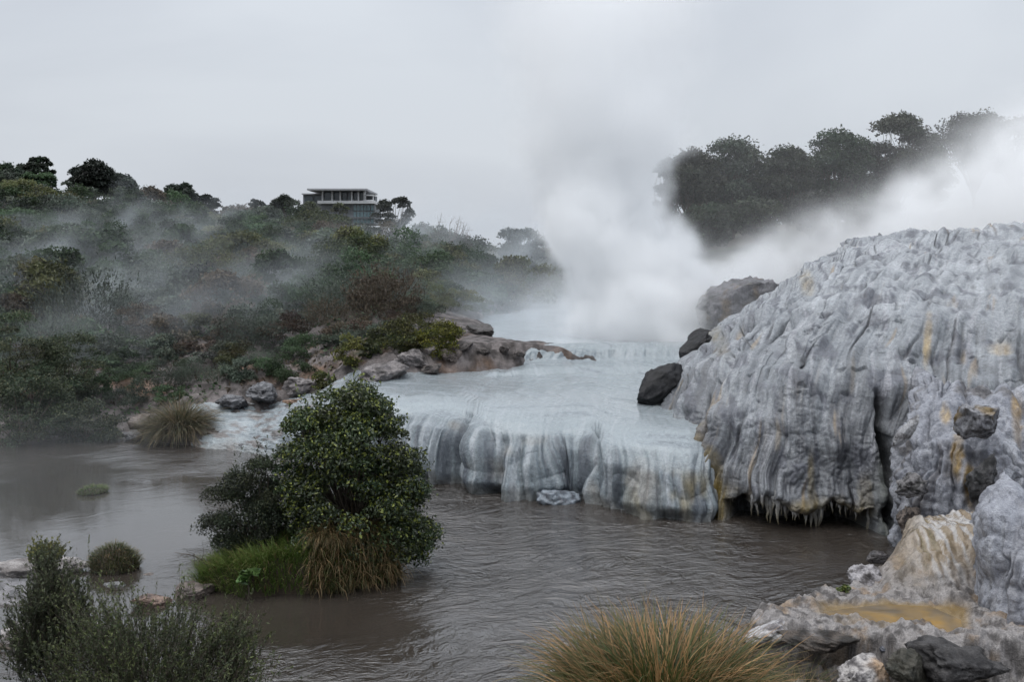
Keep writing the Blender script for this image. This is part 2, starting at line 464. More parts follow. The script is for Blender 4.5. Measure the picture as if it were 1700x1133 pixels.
fr = [(-.01, -1), (.0, 0), (.008, .7), (.022, 1.4), (.05, 2.0), (.105, 2.45), (.22, 2.7), (.42, 2.78), (.62, 2.84), (.72, 2.9), (.76, 3.15), (.84, 3.3), (.87, 3.8), (.9, 4.02), (.955, 4.02), (1, 3.5)]
frs = fr
fr2 = [(a_, min(z_, 2.95 + .15 * a_)) for a_, z_ in fr]
profs = [gl, gl, gl, g2, md, md, md, md, fr2, fr2, fr, fr, fr, fr, fr, fr, fr, fr, fr, fr]
nu, nv = 520, 300
vd = np.concatenate([np.linspace(0, 0.10, 20), np.linspace(0.105, 0.52, 190), np.linspace(0.525, 1, 90)])
S, C = sheet(TB, TT, profs, nu, nv, [1.2] * 4 + [.9] + [1.2] * 14 + [.6], vd)
N = grid_normals(S)
if N[260, 250, 2] < 0: N = -N
arc = np.concatenate([[0], np.cumsum(np.linalg.norm(np.diff(C[:, :2], axis=0), axis=1))])
prof = np.concatenate([np.zeros((nu, 1)), np.cumsum(np.linalg.norm(np.diff(S, axis=1), axis=2), axis=1)], 1)
UV = np.stack([np.repeat(arc[:, None], nv, 1), prof, np.zeros((nu, nv))], 2).reshape(-1, 3)
Vs = S.reshape(-1, 3); steep = (1 - sstep(.35, .85, N[..., 2])).ravel(); gentle = sstep(7, 9.5, UV[:, 0])
wob = np.stack([fbm(UV * 0.35, 2, 83) * 0.5, np.zeros(len(UV)), np.zeros(len(UV))], 1)
def bil(P_, seed): return np.abs(perlin(P_, seed)) ** .8      # rounded lobes parted by sharp creases
T_ = UV + wob
lobes = (bil(T_ * (0.36, 0.10, 1), 85) * 1.7 + bil(T_ * (0.9, 0.22, 1), 86) * .55) * np.clip(1.35 - Vs[:, 2] * .3, .5, 1.35) * (1 - .75 * sstep(arc[-1] - 5.5, arc[-1] - 3.5, UV[:, 0])) + .3 * sstep(arc[-1] - 5.5, arc[-1] - 3.5, UV[:, 0])
flute = bil(T_ * (3.0, 0.20, 1), 87) * .22 + bil(T_ * (7.5, 0.45, 1), 88) * .08
gran = fbm(Vs * 4.5, 4, 91, mode='billow')
shelf = bil(T_ * (0.5, .8, 1), 92)
roll = np.clip(steep * 1.0 + .12, 0, 1)
disp = gentle * roll * (lobes * .95 + flute + shelf * .25 * steep - .55) + gran * 0.012 * (0.3 + steep) + (1 - gentle) * (fbm(UV * (0.7, 2.2, 1), 4, 93, mode='ridge') * 0.13 + gran * .05)
S2 = (Vs + N.reshape(-1, 3) * disp[:, None])
low = sstep(.35, .0, Vs[:, 2]) if False else 1 - sstep(0.0, .4, Vs[:, 2])
S2 = S2 - N.reshape(-1, 3) * (low * gentle * (0.14 + 0.3 * sstep(-.1, .3, fbm(UV * (1.3, .4, 1), 2, 95))))[:, None]
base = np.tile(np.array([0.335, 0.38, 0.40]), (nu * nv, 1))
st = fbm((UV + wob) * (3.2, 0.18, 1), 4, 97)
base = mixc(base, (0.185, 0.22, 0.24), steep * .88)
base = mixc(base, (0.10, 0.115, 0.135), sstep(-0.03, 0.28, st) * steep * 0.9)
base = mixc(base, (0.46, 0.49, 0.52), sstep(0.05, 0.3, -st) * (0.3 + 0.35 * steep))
tn = fbm(UV * (0.45, 2.0, 1), 5, 99)
base = mixc(base, (0.30, 0.335, 0.36), sstep(0.05, 0.30, tn) * (1 - steep) * 0.9)
warm = sstep(0.12, 0.4, fbm(UV * (.5, .5, 1), 3, 101))
base = mixc(base, (0.42, 0.36, 0.28), warm * steep * 0.35)
pxv = 850 + Vs[:, 0] / Vs[:, 1] * FPX
och = sstep(1000, 1100, pxv) * (1 - sstep(.8, 1.7, Vs[:, 2])) * sstep(0.0, 0.3, fbm(UV * (1.2, .5, 1), 3, 103))
base = mixc(base, (0.26, 0.21, 0.10), och * 0.7)
tide = (1 - sstep(.0, .45, Vs[:, 2] + st * .4))
base = mixc(base, (0.17, 0.165, 0.15), tide * 0.6)
rapid = (1 - gentle) * sstep(-.05, .3, fbm(UV * (.9, 2.2, 1), 4, 105))
base = mixc(base, (0.155, 0.125, 0.11), rapid * .8)
wet = np.clip((1 - steep) * sstep(-.35, .1, tn * -1 + .15) + 0.5 * steep, 0, 1)
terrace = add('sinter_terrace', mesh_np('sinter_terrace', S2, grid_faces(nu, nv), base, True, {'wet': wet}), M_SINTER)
tag(terrace, 'pale grey sinter terrace with draped front standing in the brown river', kind='structure')

# ------------------------------------------------------------------ sinter cliff (the geyser dome)
CB = [(19, 66), (14, 57), (10.5, 50), (8.2, 45), (6.6, 41), (5.9, 38), (5.4, 35), (5.4, 32.5), (5.9, 30.9), (6.8, 30.1), (8, 29.6), (9.7, 29.2), (10.8, 29.0), (12.5, 28.8), (15, 28.4), (18, 28), (22, 27.5)]
CT = [(30, 75), (27, 68), (24, 62), (22, 58), (20, 56), (19, 54), (18, 52.5), (18, 51.5), (18, 51), (18.5, 50.5), (19.5, 50), (21, 50), (22, 50), (24, 50), (27, 50), (31, 50), (36, 50)]
bk = [(-.03, 1), (0, 2.6), (.05, 3.2), (.1, 3.9), (.2, 4.9), (.3, 5.6), (.5, 6.8), (.7, 7.9), (.85, 8.6), (1, 9.1), (1.1, 9.2)]
lf = [(-.02, 1.0), (0, 2.5), (.05, 3.4), (.1, 4.0), (.2, 4.8), (.3, 5.5), (.5, 6.6), (.7, 7.6), (.85, 8.3), (1, 8.9), (1.1, 9.0)]
mdc = [(-.01, -.8), (0, .0), (.02, 1.5), (.055, 3.0), (.12, 4.2), (.2, 5.0), (.3, 5.7), (.5, 6.7), (.7, 7.7), (1, 8.9), (1.1, 9.0)]
fc = [(-.01, -.8), (0, .0), (.012, 1.3), (.032, 2.7), (.07, 4.1), (.13, 5.3), (.21, 6.15), (.38, 7.1), (.68, 8.25), (1, 9.2), (1.1, 9.3)]
fcr = [(-.01, -.8), (0, .0), (.012, 1.4), (.032, 2.9), (.07, 4.5), (.13, 5.8), (.21, 6.7), (.38, 7.8), (.68, 9.0), (1, 10.0), (1.1, 10.1)]
profs = [bk, bk, bk, bk, lf, lf, lf, mdc, mdc, mdc, fc, fc, fc, fc, fcr, fcr, fcr]
nu, nv = 600, 420
vd = np.concatenate([np.linspace(0, 0.06, 12), np.linspace(0.062, 0.70, 340), np.linspace(0.705, 1, 68)])
S, C = sheet(CB, CT, profs, nu, nv, [.2, .2, .25, .4, .6, .8, .9, 1, 1.2, 1.4, 1.5, 1.5, 1.3, 1, .9, .5, .2], vd)
for _ in range(2): S[:, 1:-1] = (S[:, :-2] + 2 * S[:, 1:-1] + S[:, 2:]) / 4
N = grid_normals(S)
if N[300, 380, 2] < 0: N = -N
arc = np.concatenate([[0], np.cumsum(np.linalg.norm(np.diff(C[:, :2], axis=0), axis=1))])
prof = np.concatenate([np.zeros((nu, 1)), np.cumsum(np.linalg.norm(np.diff(S, axis=1), axis=2), axis=1)], 1)
UV = np.stack([np.repeat(arc[:, None], nv, 1), prof, np.zeros((nu, nv))], 2).reshape(-1, 3)
Vs = S.reshape(-1, 3); Ns = N.reshape(-1, 3)
steep = (1 - sstep(.3, .8, Ns[:, 2]))
wob = np.stack([fbm(Vs * 0.25, 2, 183) * 0.7, np.zeros(len(UV)), np.zeros(len(UV))], 1)
Q = UV + wob
slant = np.stack([UV[:, 0] + UV[:, 1] * .35, UV[:, 1], UV[:, 2]], 1)
big = fbm(Vs * 0.35, 3, 185)
fmask = .1 + 1.1 * sstep(-.2, .25, fbm(Vs * .55, 2, 196))
lobes = bil(Q * (0.5, 0.16, 1), 187) * 1.0 + bil(Q * (1.3, 0.45, 1), 188) * .40
flute = (bil(Q * (3.2, 0.30, 1), 189) * .22 + bil(Q * (7.0, 0.8, 1), 191) * .09) * fmask
cauli = (bil(Vs * 2.1, 193) * .13 + bil(Vs * 5.0, 194) * .08) * (1.25 - fmask) + bil(Vs * 9, 180) * .025
rill = bil(np.stack([UV[:, 0] - UV[:, 1] * .05, UV[:, 1], UV[:, 2]], 1) * (1.7, .13, 1), 198) * .42 + bil(Q * (4.5, .4, 1), 179) * .05
soft = bil(Vs * .6, 195) * .30
pit = sstep(0.34, 0.5, fbm(slant * (1.3, 2.6, 1), 3, 197))
crev = np.exp(-(perlin(Q * (1.15, .10, 1), 190) / .05) ** 2) * sstep(-.1, .25, fbm(Q * (.6, .35, 1), 2, 192))
px0 = 850 + Vs[:, 0] / Vs[:, 1] * FPX
py0 = HZ - (Vs[:, 2] - EYE) / Vs[:, 1] * FPX
disp = big * 0.7 + steep * (lobes * .85 + flute * 1.1 - .45 - crev * .40) + (1 - steep) * (rill * .55 + soft + lobes * .3 - .32 - crev * .14) + cauli * (.18 + .82 * steep)
edge = sstep(0.0, 3.0, arc[-1] - UV[:, 0])
# the deep fissure left of the buttress
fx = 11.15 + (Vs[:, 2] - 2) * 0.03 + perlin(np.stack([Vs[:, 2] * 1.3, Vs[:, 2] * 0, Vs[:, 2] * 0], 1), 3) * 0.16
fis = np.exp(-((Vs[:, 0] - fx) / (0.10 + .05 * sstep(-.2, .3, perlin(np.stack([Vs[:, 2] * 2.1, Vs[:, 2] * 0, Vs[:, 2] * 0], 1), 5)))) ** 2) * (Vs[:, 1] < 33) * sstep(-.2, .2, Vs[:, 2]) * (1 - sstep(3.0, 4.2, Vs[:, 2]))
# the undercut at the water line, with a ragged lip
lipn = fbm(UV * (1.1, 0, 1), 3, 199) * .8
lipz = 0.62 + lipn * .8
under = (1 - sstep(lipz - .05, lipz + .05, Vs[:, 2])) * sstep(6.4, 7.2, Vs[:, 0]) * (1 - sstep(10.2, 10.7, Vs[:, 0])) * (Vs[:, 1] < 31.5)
S2 = Vs + Ns * (disp - pit * 0.15 * (0.2 + .8 * (1 - steep)))[:, None]
S2[:, 1] += fis * 1.3 + under * 1.5
ledge = np.exp(-((Vs[:, 2] - lipz - .25) / .28) ** 2) * sstep(6.6, 7.4, Vs[:, 0]) * (1 - sstep(10.0, 10.4, Vs[:, 0])) * (Vs[:, 1] < 31.5)
S2[:, 1] -= ledge * 0.38
n = nu * nv
base = np.tile(np.array([0.262, 0.280, 0.298]), (n, 1))
base = mixc(base, (0.49, 0.512, 0.535), np.clip(sstep(-.1, .4, fbm(Vs * .5, 4, 201)) * .5 + sstep(4.5, 7.0, Vs[:, 2]) * .35, 0, 1))
lowface = 1 - sstep(2.2, 5.4, Vs[:, 2] + fbm(Q * (.6, .2, 1), 4, 202) * 4.5)      # darker tone low on the face, ragged upper limit
base = mixc(base, (0.155, 0.160, 0.170), lowface * .72)
st = fbm(Q * (3.4, 0.20, 1), 5, 203, gain=.62)
base = mixc(base, (0.065, 0.068, 0.078), sstep(-0.02, 0.24, st) * (0.3 + .6 * steep))
pt = fbm(slant * (1.4, .8, 1), 4, 205)
base = mixc(base, (0.13, 0.135, 0.155), sstep(0.05, 0.30, pt) * 0.8)
base = mixc(base, (0.52, 0.52, 0.55), sstep(0.1, 0.35, -st) * .4)
# mineral stains
s1 = fbm(Q * (1.0, 0.14, 1), 3, 207)
s2 = sstep(0.27, 0.42, fbm(Q * (1.8, .2, 1), 3, 209))
base = mixc(base, (0.40, 0.29, 0.16), s2 * .6 * sstep(-.15, .25, s1))
base = mixc(base, (0.05, 0.05, 0.052), np.clip(crev, 0, 1) * .55)      # shade of the deep cracks put into the colour
def blob(cx, cyy, rx, ry, amp=.35, sd=0):
    r = np.sqrt(((px0 - cx) / rx) ** 2 + ((py0 - cyy) / ry) ** 2) + fbm(Vs * 1.7, 4, 300 + sd) * amp * 2
    return (1 - sstep(.35, 1.15, r)) * (.55 + .45 * sstep(-.25, .25, fbm(Q * (3.5, .5, 1), 3, 333)))
olive = (0.17, 0.125, 0.035)
for (cx, cyy, rx, ry, cc, a) in [(1158, 780, 34, 85, olive, 1.0), (1185, 835, 48, 55, (0.17, 0.12, 0.025), 1.0), (1185, 560, 22, 16, (0.24, 0.19, 0.09), .45), (1200, 585, 18, 18, (0.22, 0.17, 0.08), .35), (1348, 800, 8, 75, olive, .6), (1385, 850, 75, 30, olive, .7), (1440, 850, 16, 80, olive, .6), (1290, 838, 70, 14, olive, .5),
                                 (1660, 570, 22, 16, (.5, .37, .2), .6), (1540, 570, 8, 40, (.5, .36, .16), .7), (1290, 720, 6, 34, (.5, .42, .3), .4), (1416, 620, 6, 35, (.45, .36, .25), .45), (1340, 470, 14, 18, (.5, .42, .28), .5), (1600, 590, 6, 20, (.5, .36, .16), .5)]:
    base = mixc(base, cc, blob(cx, cyy, rx, ry, .3, cx) * a)
base = mixc(base, (0.05, 0.052, 0.05), np.clip(under + fis, 0, 1) * .8)  # shade inside the undercut and fissure, painted into the base colour
moss = np.exp(-((px0 - 1468) / 16) ** 2) * (1 - sstep(2.0, 3.2, Vs[:, 2]))
base = mixc(base, (0.06, 0.07, 0.05), moss * .6)
wet = np.clip(.35 + st * .8, 0, .8)
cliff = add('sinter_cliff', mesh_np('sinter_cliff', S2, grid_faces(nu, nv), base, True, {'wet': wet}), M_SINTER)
tag(cliff, 'grey white sinter cliff with dripping curtains beside the river', kind='structure')
CLIFF_V = S2.reshape(nu, nv, 3)
# ------------------------------------------------------------------ plants: generators
def unit(v): return v / (np.linalg.norm(v, axis=-1, keepdims=True) + 1e-9)

def leaves(Cn, nrm, L, asp, rng, cols, fold=0.25, axis=None, jit=0.9):
    """One folded diamond leaf at every centre; two triangles each."""
    n = len(Cn)
    nn = unit(nrm + rng.normal(size=(n, 3)) * jit)
    r = rng.normal(size=(n, 3)) if axis is None else axis + rng.normal(size=(n, 3)) * 0.3
    a = unit(r - (r * nn).sum(1)[:, None] * nn); b = np.cross(nn, a)
    L = (np.ones(n) * L)[:, None] * rng.uniform(.7, 1.3, (n, 1)); Wd = L * asp
    up = nn * Wd * fold
    V = np.stack([Cn - a * L / 2, Cn + b * Wd / 2 + up, Cn + a * L / 2, Cn - b * Wd / 2 + up], 1).reshape(-1, 3)
    k = np.arange(n)[:, None] * 4
    F = np.concatenate([k + [0, 1, 2], k + [0, 2, 3]], 0)
    return V, F, np.repeat(cols, 4, 0)

def tube(pts, rad, sides=6):
    pts = np.asarray(pts, float); n = len(pts)
    t = unit(np.gradient(pts, axis=0)); ref = np.array([.31, .87, .38])
    a = unit(np.cross(t, ref)); b = np.cross(t, a)
    ang = np.linspace(0, 2 * np.pi, sides, endpoint=False)
    V = pts[:, None] + (a[:, None] * np.cos(ang)[None, :, None] + b[:, None] * np.sin(ang)[None, :, None]) * np.asarray(rad)[:, None, None]
    i = np.arange(n - 1)[:, None] * sides; j = np.arange(sides)[None]
    F = np.stack([i + j, i + (j + 1) % sides, i + sides + (j + 1) % sides, i + sides + j], -1).reshape(-1, 4)
    return V.reshape(-1, 3), F

def join(parts):
    Vs, Fs, Cs, off = [], [], [], 0
    for p in parts:
        Vs.append(p[0]); Fs.append(np.asarray(p[1]) + off); off += len(p[0])
        if len(p) > 2: Cs.append(p[2])
    return np.concatenate(Vs), np.concatenate(Fs), (np.concatenate(Cs) if Cs else None)

def clump_crown(rng, centers, rc, n_leaf, L, asp, base, tip=None, tip_frac=0.0, cvar=.3, lvar=.22, flat=.75, up=.5):
    """Leaves spread through ragged clumps: base colour varies by clump and by leaf; young leaves take the tip colour."""
    out = []
    for c, r in zip(centers, rc):
        n = max(8, int(n_leaf * (r / np.mean(rc)) ** 2))
        d = unit(rng.normal(size=(n, 3))); d[:, 2] = np.where(d[:, 2] < -.3, -d[:, 2] * .6, d[:, 2])
        lump = 1 + 0.45 * perlin(d * 1.9 + rng.uniform(0, 99, 3), 0)
        rad = r * lump * rng.uniform(.25, 1.0, n) ** .45
        p = c + d * rad[:, None] * (1, 1, flat)
        col = np.tile(np.asarray(base, float), (n, 1)) * rng.uniform(1 - cvar, 1 + cvar) * (1 + rng.normal(size=(n, 1)) * lvar)
        col = col * (1 + rng.normal(size=3) * .06)
        if tip is not None:
            k = (rng.uniform(size=n) < tip_frac * (1 + d[:, 2])) & (rad > r * .6)
            col[k] = np.asarray(tip) * rng.uniform(.6, 1.15, (k.sum(), 1))
        out.append(leaves(p, d * .6 + np.array([0, 0, up]), L, asp, rng, np.clip(col, .004, 1)))
    return join(out)

def blob_centers(rng, n, R, zmin=0.15, inner=.35, top=1.0):
    """Clump centres through the upper part of an ellipsoid of half axes R standing on z = 0."""
    d = unit(rng.normal(size=(n, 3))); d[:, 2] = np.abs(d[:, 2]) * 2 - 1
    d[:, :2] *= (1 / np.maximum(np.hypot(d[:, 0], d[:, 1]), 1e-6) * np.sqrt(np.clip(1 - d[:, 2] ** 2, 0, 1)))[:, None]
    rad = rng.uniform(inner, 1, n) ** .5
    p = d * rad[:, None] * np.array(R)
    p[:, 2] = (p[:, 2] + R[2]) * top
    p[:, 2] = np.maximum(p[:, 2], zmin)
    return p

def limbs(rng, centers, base=(0, 0, 0), r0=.12, fork=.35, wob=.12, sides=5):
    """A trunk from base with one tapering limb to each clump centre."""
    base = np.array(base, float); out = []
    cm = np.mean(centers, 0); f0 = base + (cm - base) * fork
    tr = np.stack([base - [0, 0, .3], base + (f0 - base) * .5 + rng.normal(size=3) * wob * .5, f0])
    out.append(tube(np.stack([np.interp(np.linspace(0, 2, 7), [0, 1, 2], tr[:, k]) for k in range(3)], 1), np.linspace(r0, r0 * .7, 7), sides + 2))
    for c in centers:
        s = base + (f0 - base) * rng.uniform(.45, 1)
        md = (s + c) / 2 + rng.normal(size=3) * wob * np.linalg.norm(c - s); md[2] += .1 * np.linalg.norm(c - s)
        t = np.linspace(0, 1, 6)[:, None]
        out.append(tube((1 - t) ** 2 * s + 2 * t * (1 - t) * md + t * t * c, np.linspace(r0 * .5, r0 * .06, 6), sides))
    return join(out)[:2]

def blades(rng, n, r0, Ln, spread, width, cols_a, cols_b, dry, droop=.5, seg=5, ctr=None, lean=None):
    """Arching grass blades: n ribbons of seg quads, each its own colour between green and dry."""
    ang = rng.uniform(0, 2 * np.pi, n); rr = r0 * np.sqrt(rng.uniform(0, 1, n))
    p0 = np.stack([np.cos(ang) * rr, np.sin(ang) * rr, np.zeros(n)], 1) if ctr is None else ctr
    if ctr is not None: ang = rng.uniform(0, 2 * np.pi, n); rr = np.full(n, r0 * .5)
    az = ang + rng.normal(size=n) * .7
    out = np.stack([np.cos(az), np.sin(az), np.zeros(n)], 1)
    if lean is not None: out = unit(out * .55 + lean)
    tilt = np.clip((rr / max(r0, 1e-6)) * spread + rng.normal(size=n) * .18 * spread, 0.02, 1.5)
    L = Ln * rng.uniform(.55, 1.12, n)
    s = np.linspace(0, 1, seg + 1)
    th = tilt[:, None] + droop * rng.uniform(.4, 1.6, (n, 1)) * s[None] ** 1.6 * 1.4     # angle from the vertical
    step = (L / seg)[:, None]
    hx = np.concatenate([np.zeros((n, 1)), np.cumsum(np.sin(th[:, 1:]) * step, 1)], 1)
    hz = np.concatenate([np.zeros((n, 1)), np.cumsum(np.cos(th[:, 1:]) * step, 1)], 1)
    side = np.stack([-out[:, 1], out[:, 0], np.zeros(n)], 1) + rng.normal(size=(n, 3)) * .3
    side = unit(side)
    cen = p0[:, None] + out[:, None] * hx[..., None] + np.array([0, 0, 1.]) * hz[..., None]
    cen = cen + side[:, None] * (rng.normal(size=(n, 1, 1)) * .12 * L[:, None, None] * s[None, :, None] ** 2)
    w = width * rng.uniform(.6, 1.3, (n, 1)) * (1 - s[None] ** 2.2 * .93)
    V = np.stack([cen - side[:, None] * w[..., None] / 2, cen + side[:, None] * w[..., None] / 2], 2)   # n, seg+1, 2, 3
    k = np.arange(n)[:, None] * (seg + 1) * 2 + np.arange(seg)[None] * 2
    F = np.stack([k, k + 1, k + 3, k + 2], -1).reshape(-1, 4)
    isdry = np.clip(rng.uniform(size=n) < dry, 0, 1)[:, None]
    c = np.where(isdry, np.asarray(cols_b), np.asarray(cols_a)) * rng.uniform(.6, 1.35, (n, 1))
    c = c[:, None, None] + 0 * V
    tipdry = (s ** 3)[None, :, None, None] * rng.uniform(0, .7, (n, 1, 1, 1))
    c = c * (1 - tipdry) + np.asarray(cols_b) * tipdry
    return V.reshape(-1, 3), F, c.reshape(-1, 3)

def sprays(rng, n, R, L, leafL, per, col, tip, asp=.22, upb=1.0, ctr=None, tufts=0):
    """Fine upright twigs set with needle leaves (tea-tree), gathered into tufts."""
    base = blob_centers(rng, n, R, .1, .1) if ctr is None else ctr
    if tufts:
        tc = blob_centers(rng, tufts, R, .1, .15); tw_ = rng.uniform(.5, 1.3, tufts)
        ti = rng.choice(tufts, n, p=tw_ / tw_.sum()); base = tc[ti] + rng.normal(size=(n, 3)) * .13 * np.mean(R)
    out = unit(base * np.array([1, 1, .4]) + 1e-6) * .6 + np.array([0, 0, upb]) + rng.normal(size=(n, 3)) * .28
    if tufts: out = out + (rng.normal(size=(tufts, 3)) * .35)[ti]
    out = unit(out)
    Ls = L * rng.uniform(.5, 1.2, n)
    if tufts: Ls = Ls * rng.uniform(.6, 1.3, tufts)[ti]
    t = rng.uniform(0, 1, (n, per))
    bend = rng.normal(size=(n, 3)) * .18
    P = base[:, None] + out[:, None] * (t * Ls[:, None])[..., None] + bend[:, None] * ((t ** 2) * Ls[:, None])[..., None]
    r = rng.normal(size=(n, per, 3)); ax = unit(out[:, None] * .9 + unit(r) * .75)
    P = P + ax * leafL * .4
    shade = rng.uniform(.65, 1.3, (n, 1, 1))
    if tufts: shade = shade * rng.uniform(.7, 1.35, tufts)[ti][:, None, None]
    c = np.asarray(col) * shade * rng.uniform(.75, 1.25, (n, per, 1))
    tp = ((t > .72) * rng.uniform(0, 1, (n, per)))[..., None]; c = c * (1 - tp) + np.asarray(tip) * tp * shade
    lv = leaves(P.reshape(-1, 3), r.reshape(-1, 3), leafL, asp, rng, c.reshape(-1, 3), .2, ax.reshape(-1, 3), .2)
    tw = []
    for i in range(n):
        tt = np.linspace(-.25, 1, 4)[:, None]
        tw.append(tube(base[i] + out[i] * tt * Ls[i] + bend[i] * tt ** 2 * Ls[i], np.linspace(.005, .0015, 4), 3))
    return lv, join(tw)[:2]

# ------------------------------------------------------------------ the mass of scrub on the far hillside
rng = np.random.RandomState(11)
GREEN = np.array([0.056, 0.090, 0.044]); OLIVE = np.array([0.105, 0.112, 0.048]); GREY = np.array([0.086, 0.106, 0.080])
RUST = np.array([0.092, 0.072, 0.050]); LIME = np.array([0.105, 0.125, 0.030]); DARK = np.array([0.034, 0.054, 0.024])
WHITE3 = np.array([.75, .75, .75])
shrub_me = []
for k in range(9):
    rg = np.random.RandomState(100 + k)
    R = (rg.uniform(.85, 1.15), rg.uniform(.85, 1.15), rg.uniform(.5, .72))
    n = rg.randint(14, 22)
    c = blob_centers(rg, n, R, .12, .25)
    c[:, :2] *= (1 + .25 * rg.normal(size=(n, 1)))
    V, F, cc = clump_crown(rg, c, rg.uniform(.22, .42, n), 210, .10 if k % 3 else .075, .55, WHITE3 * .95, WHITE3 * 1.9, .07 + .06 * (k % 2), .5, .28)
    shrub_me.append(mesh_np('scrub_bush', V, F, cc, False))
    shrub_me[-1].materials.append(M_LEAF)
rg = np.random.RandomState(140)
wiry = []
for k in range(3):      # wispy, stalky heath bushes
    lv, tw = sprays(rg, 520, (1, 1, .55), .42, .075, 8, WHITE3 * .9, WHITE3 * 1.5, .3)
    wiry.append(mesh_np('heath_bush', lv[0], lv[1], lv[2], False)); wiry[-1].materials.append(M_LEAF)

KINDS_ = {   # colour, label, group
    'dark': (DARK, 'dark green evergreen bush in the thicket covering the steaming hillside', 'dark bushes of the hillside thicket'),
    'green': (GREEN, 'mid green scrub bush in the thicket covering the steaming hillside', 'green bushes of the hillside thicket'),
    'olive': (OLIVE, 'olive green scrub bush in the thicket covering the steaming hillside', 'olive bushes of the hillside thicket'),
    'grey': (GREY, 'grey green wispy scrub bush in the thicket covering the steaming hillside', 'grey heath bushes of the hillside thicket'),
    'rust': (RUST, 'rusty brown bush in the thicket covering the steaming hillside', 'brown bushes of the hillside thicket'),
}
def foot_px(px):   # nearest distance at which scrub grows on the hillside, by column
    return np.interp(px, [-100, 100, 200, 340, 480, 600, 680, 740, 800, 860, 950, 1000], [46.5, 47.5, 48, 48, 47.8, 48.2, 49.5, 66, 74, 82, 96, 120])
placed = []
rng = np.random.RandomState(5)
tries = 0
while len(placed) < 300 and tries < 20000:
    tries += 1
    px = rng.uniform(-190, 960); d = foot_px(px) + rng.uniform(0, 1) ** 1.25 * (rng.uniform(60, 105) if px < 560 else 70)
    if px > 740 and d > 118: continue
    if 470 < px < 700 and d > 125: continue
    if px < 470 and d > np.interp(px, [0, 200, 470], [148, 150, 152]): continue
    r = rng.uniform(1.5, 2.7) * (1 + (d - 48) / 95)
    if d < 58: r *= .5 + .3 * (d > 53)
    if d > 88: r = min(r, 2.2 + d / 110)
    if 640 < px < 800 and d < 72: r *= .6
    x = (px - 850) / FPX * d
    if any((x - q[0]) ** 2 + (d - q[1]) ** 2 < (.62 * (r + q[2]) / 1.25) ** 2 for q in placed): continue
    placed.append((x, d, r, px))
zz = land_z([q[0] for q in placed], [q[1] for q in placed], False)
for (x, d, r, px), z in zip(placed, zz):
    n = perlin(np.array([[x * .06, d * .05, 3.3]]), 5)[0] + rng.normal() * .30
    k = 'rust' if n < -.66 else 'grey' if n < -.22 else 'green' if n < .08 else 'olive' if n < .33 else 'dark'
    if px < 330 and k == 'olive' and rng.uniform() < .5: k = 'grey'
    colr, lab, grp = KINDS_[k]
    me = wiry[rng.randint(3)] if d < 82 and ((k == 'grey' and rng.uniform() < .45) or (k == 'rust' and rng.uniform() < .3)) else shrub_me[rng.randint(9)]
    o = add('heath_bush' if me in wiry else 'scrub_bush', me, None, None, (x, d, z - .25), rng.uniform(0, 6.28), (r, r, r * rng.uniform(.85, 1.25)), colr * rng.uniform(.65, 1.4) / .75)
    tag(o, lab, 'bush', grp)
    base_lab = lab.split(' in the thicket')[0]
    if me in wiry: base_lab = base_lab.replace('scrub bush', 'heath bush').replace('brown bush', 'brown heath bush')
    row = 'at the foot of the hillside' if d < 57 else 'halfway up the hillside' if d < 92 else 'high on the hillside'
    under = ('under the spiky skyline trees', 'under the round hilltop trees', 'under the lone skyline tree', 'next to the building', 'below the white building', 'above the pale sinter flat', 'beside the steam')[int(np.searchsorted([115, 240, 390, 490, 650, 780], px))]
    o['label'] = base_lab + ' ' + row + ' ' + under

# undergrowth: leaf litter and low sprigs between the bushes
n = 26000
px = rng.uniform(-260, 960, n); d = foot_px(px) - 1.0 + rng.uniform(0, 1, n) ** 1.2 * 95
x = (px - 850) / FPX * d; z = land_z(x, d)
P = np.stack([x, d, z + rng.uniform(0, .5, n) ** 1.5], 1)
w = fbm(P * .12, 3, 8)
cols = np.where((w > .12)[:, None], RUST * .9, np.where((w < -.15)[:, None], GREY, GREEN)) * rng.uniform(.6, 1.4, (n, 1))
V, F, cc = leaves(P, np.tile([0, -.3, 1.], (n, 1)), np.interp(d, [45, 140], [.22, .75]), .5, rng, cols)
o = add('undergrowth', mesh_np('undergrowth', V, F, cc, False), M_LEAF, color=(1, 1, 1))
tag(o, 'low scrubby undergrowth between the bushes of the hillside', 'undergrowth', kind='stuff')
# ------------------------------------------------------------------ rocks
import bmesh
_ICO = {}
def ico(sub):
    if sub not in _ICO:
        bm = bmesh.new(); bmesh.ops.create_icosphere(bm, subdivisions=sub, radius=1.0)
        _ICO[sub] = (np.array([v.co[:] for v in bm.verts]), np.array([[v.index for v in f.verts] for f in bm.faces])); bm.free()
    return _ICO[sub]

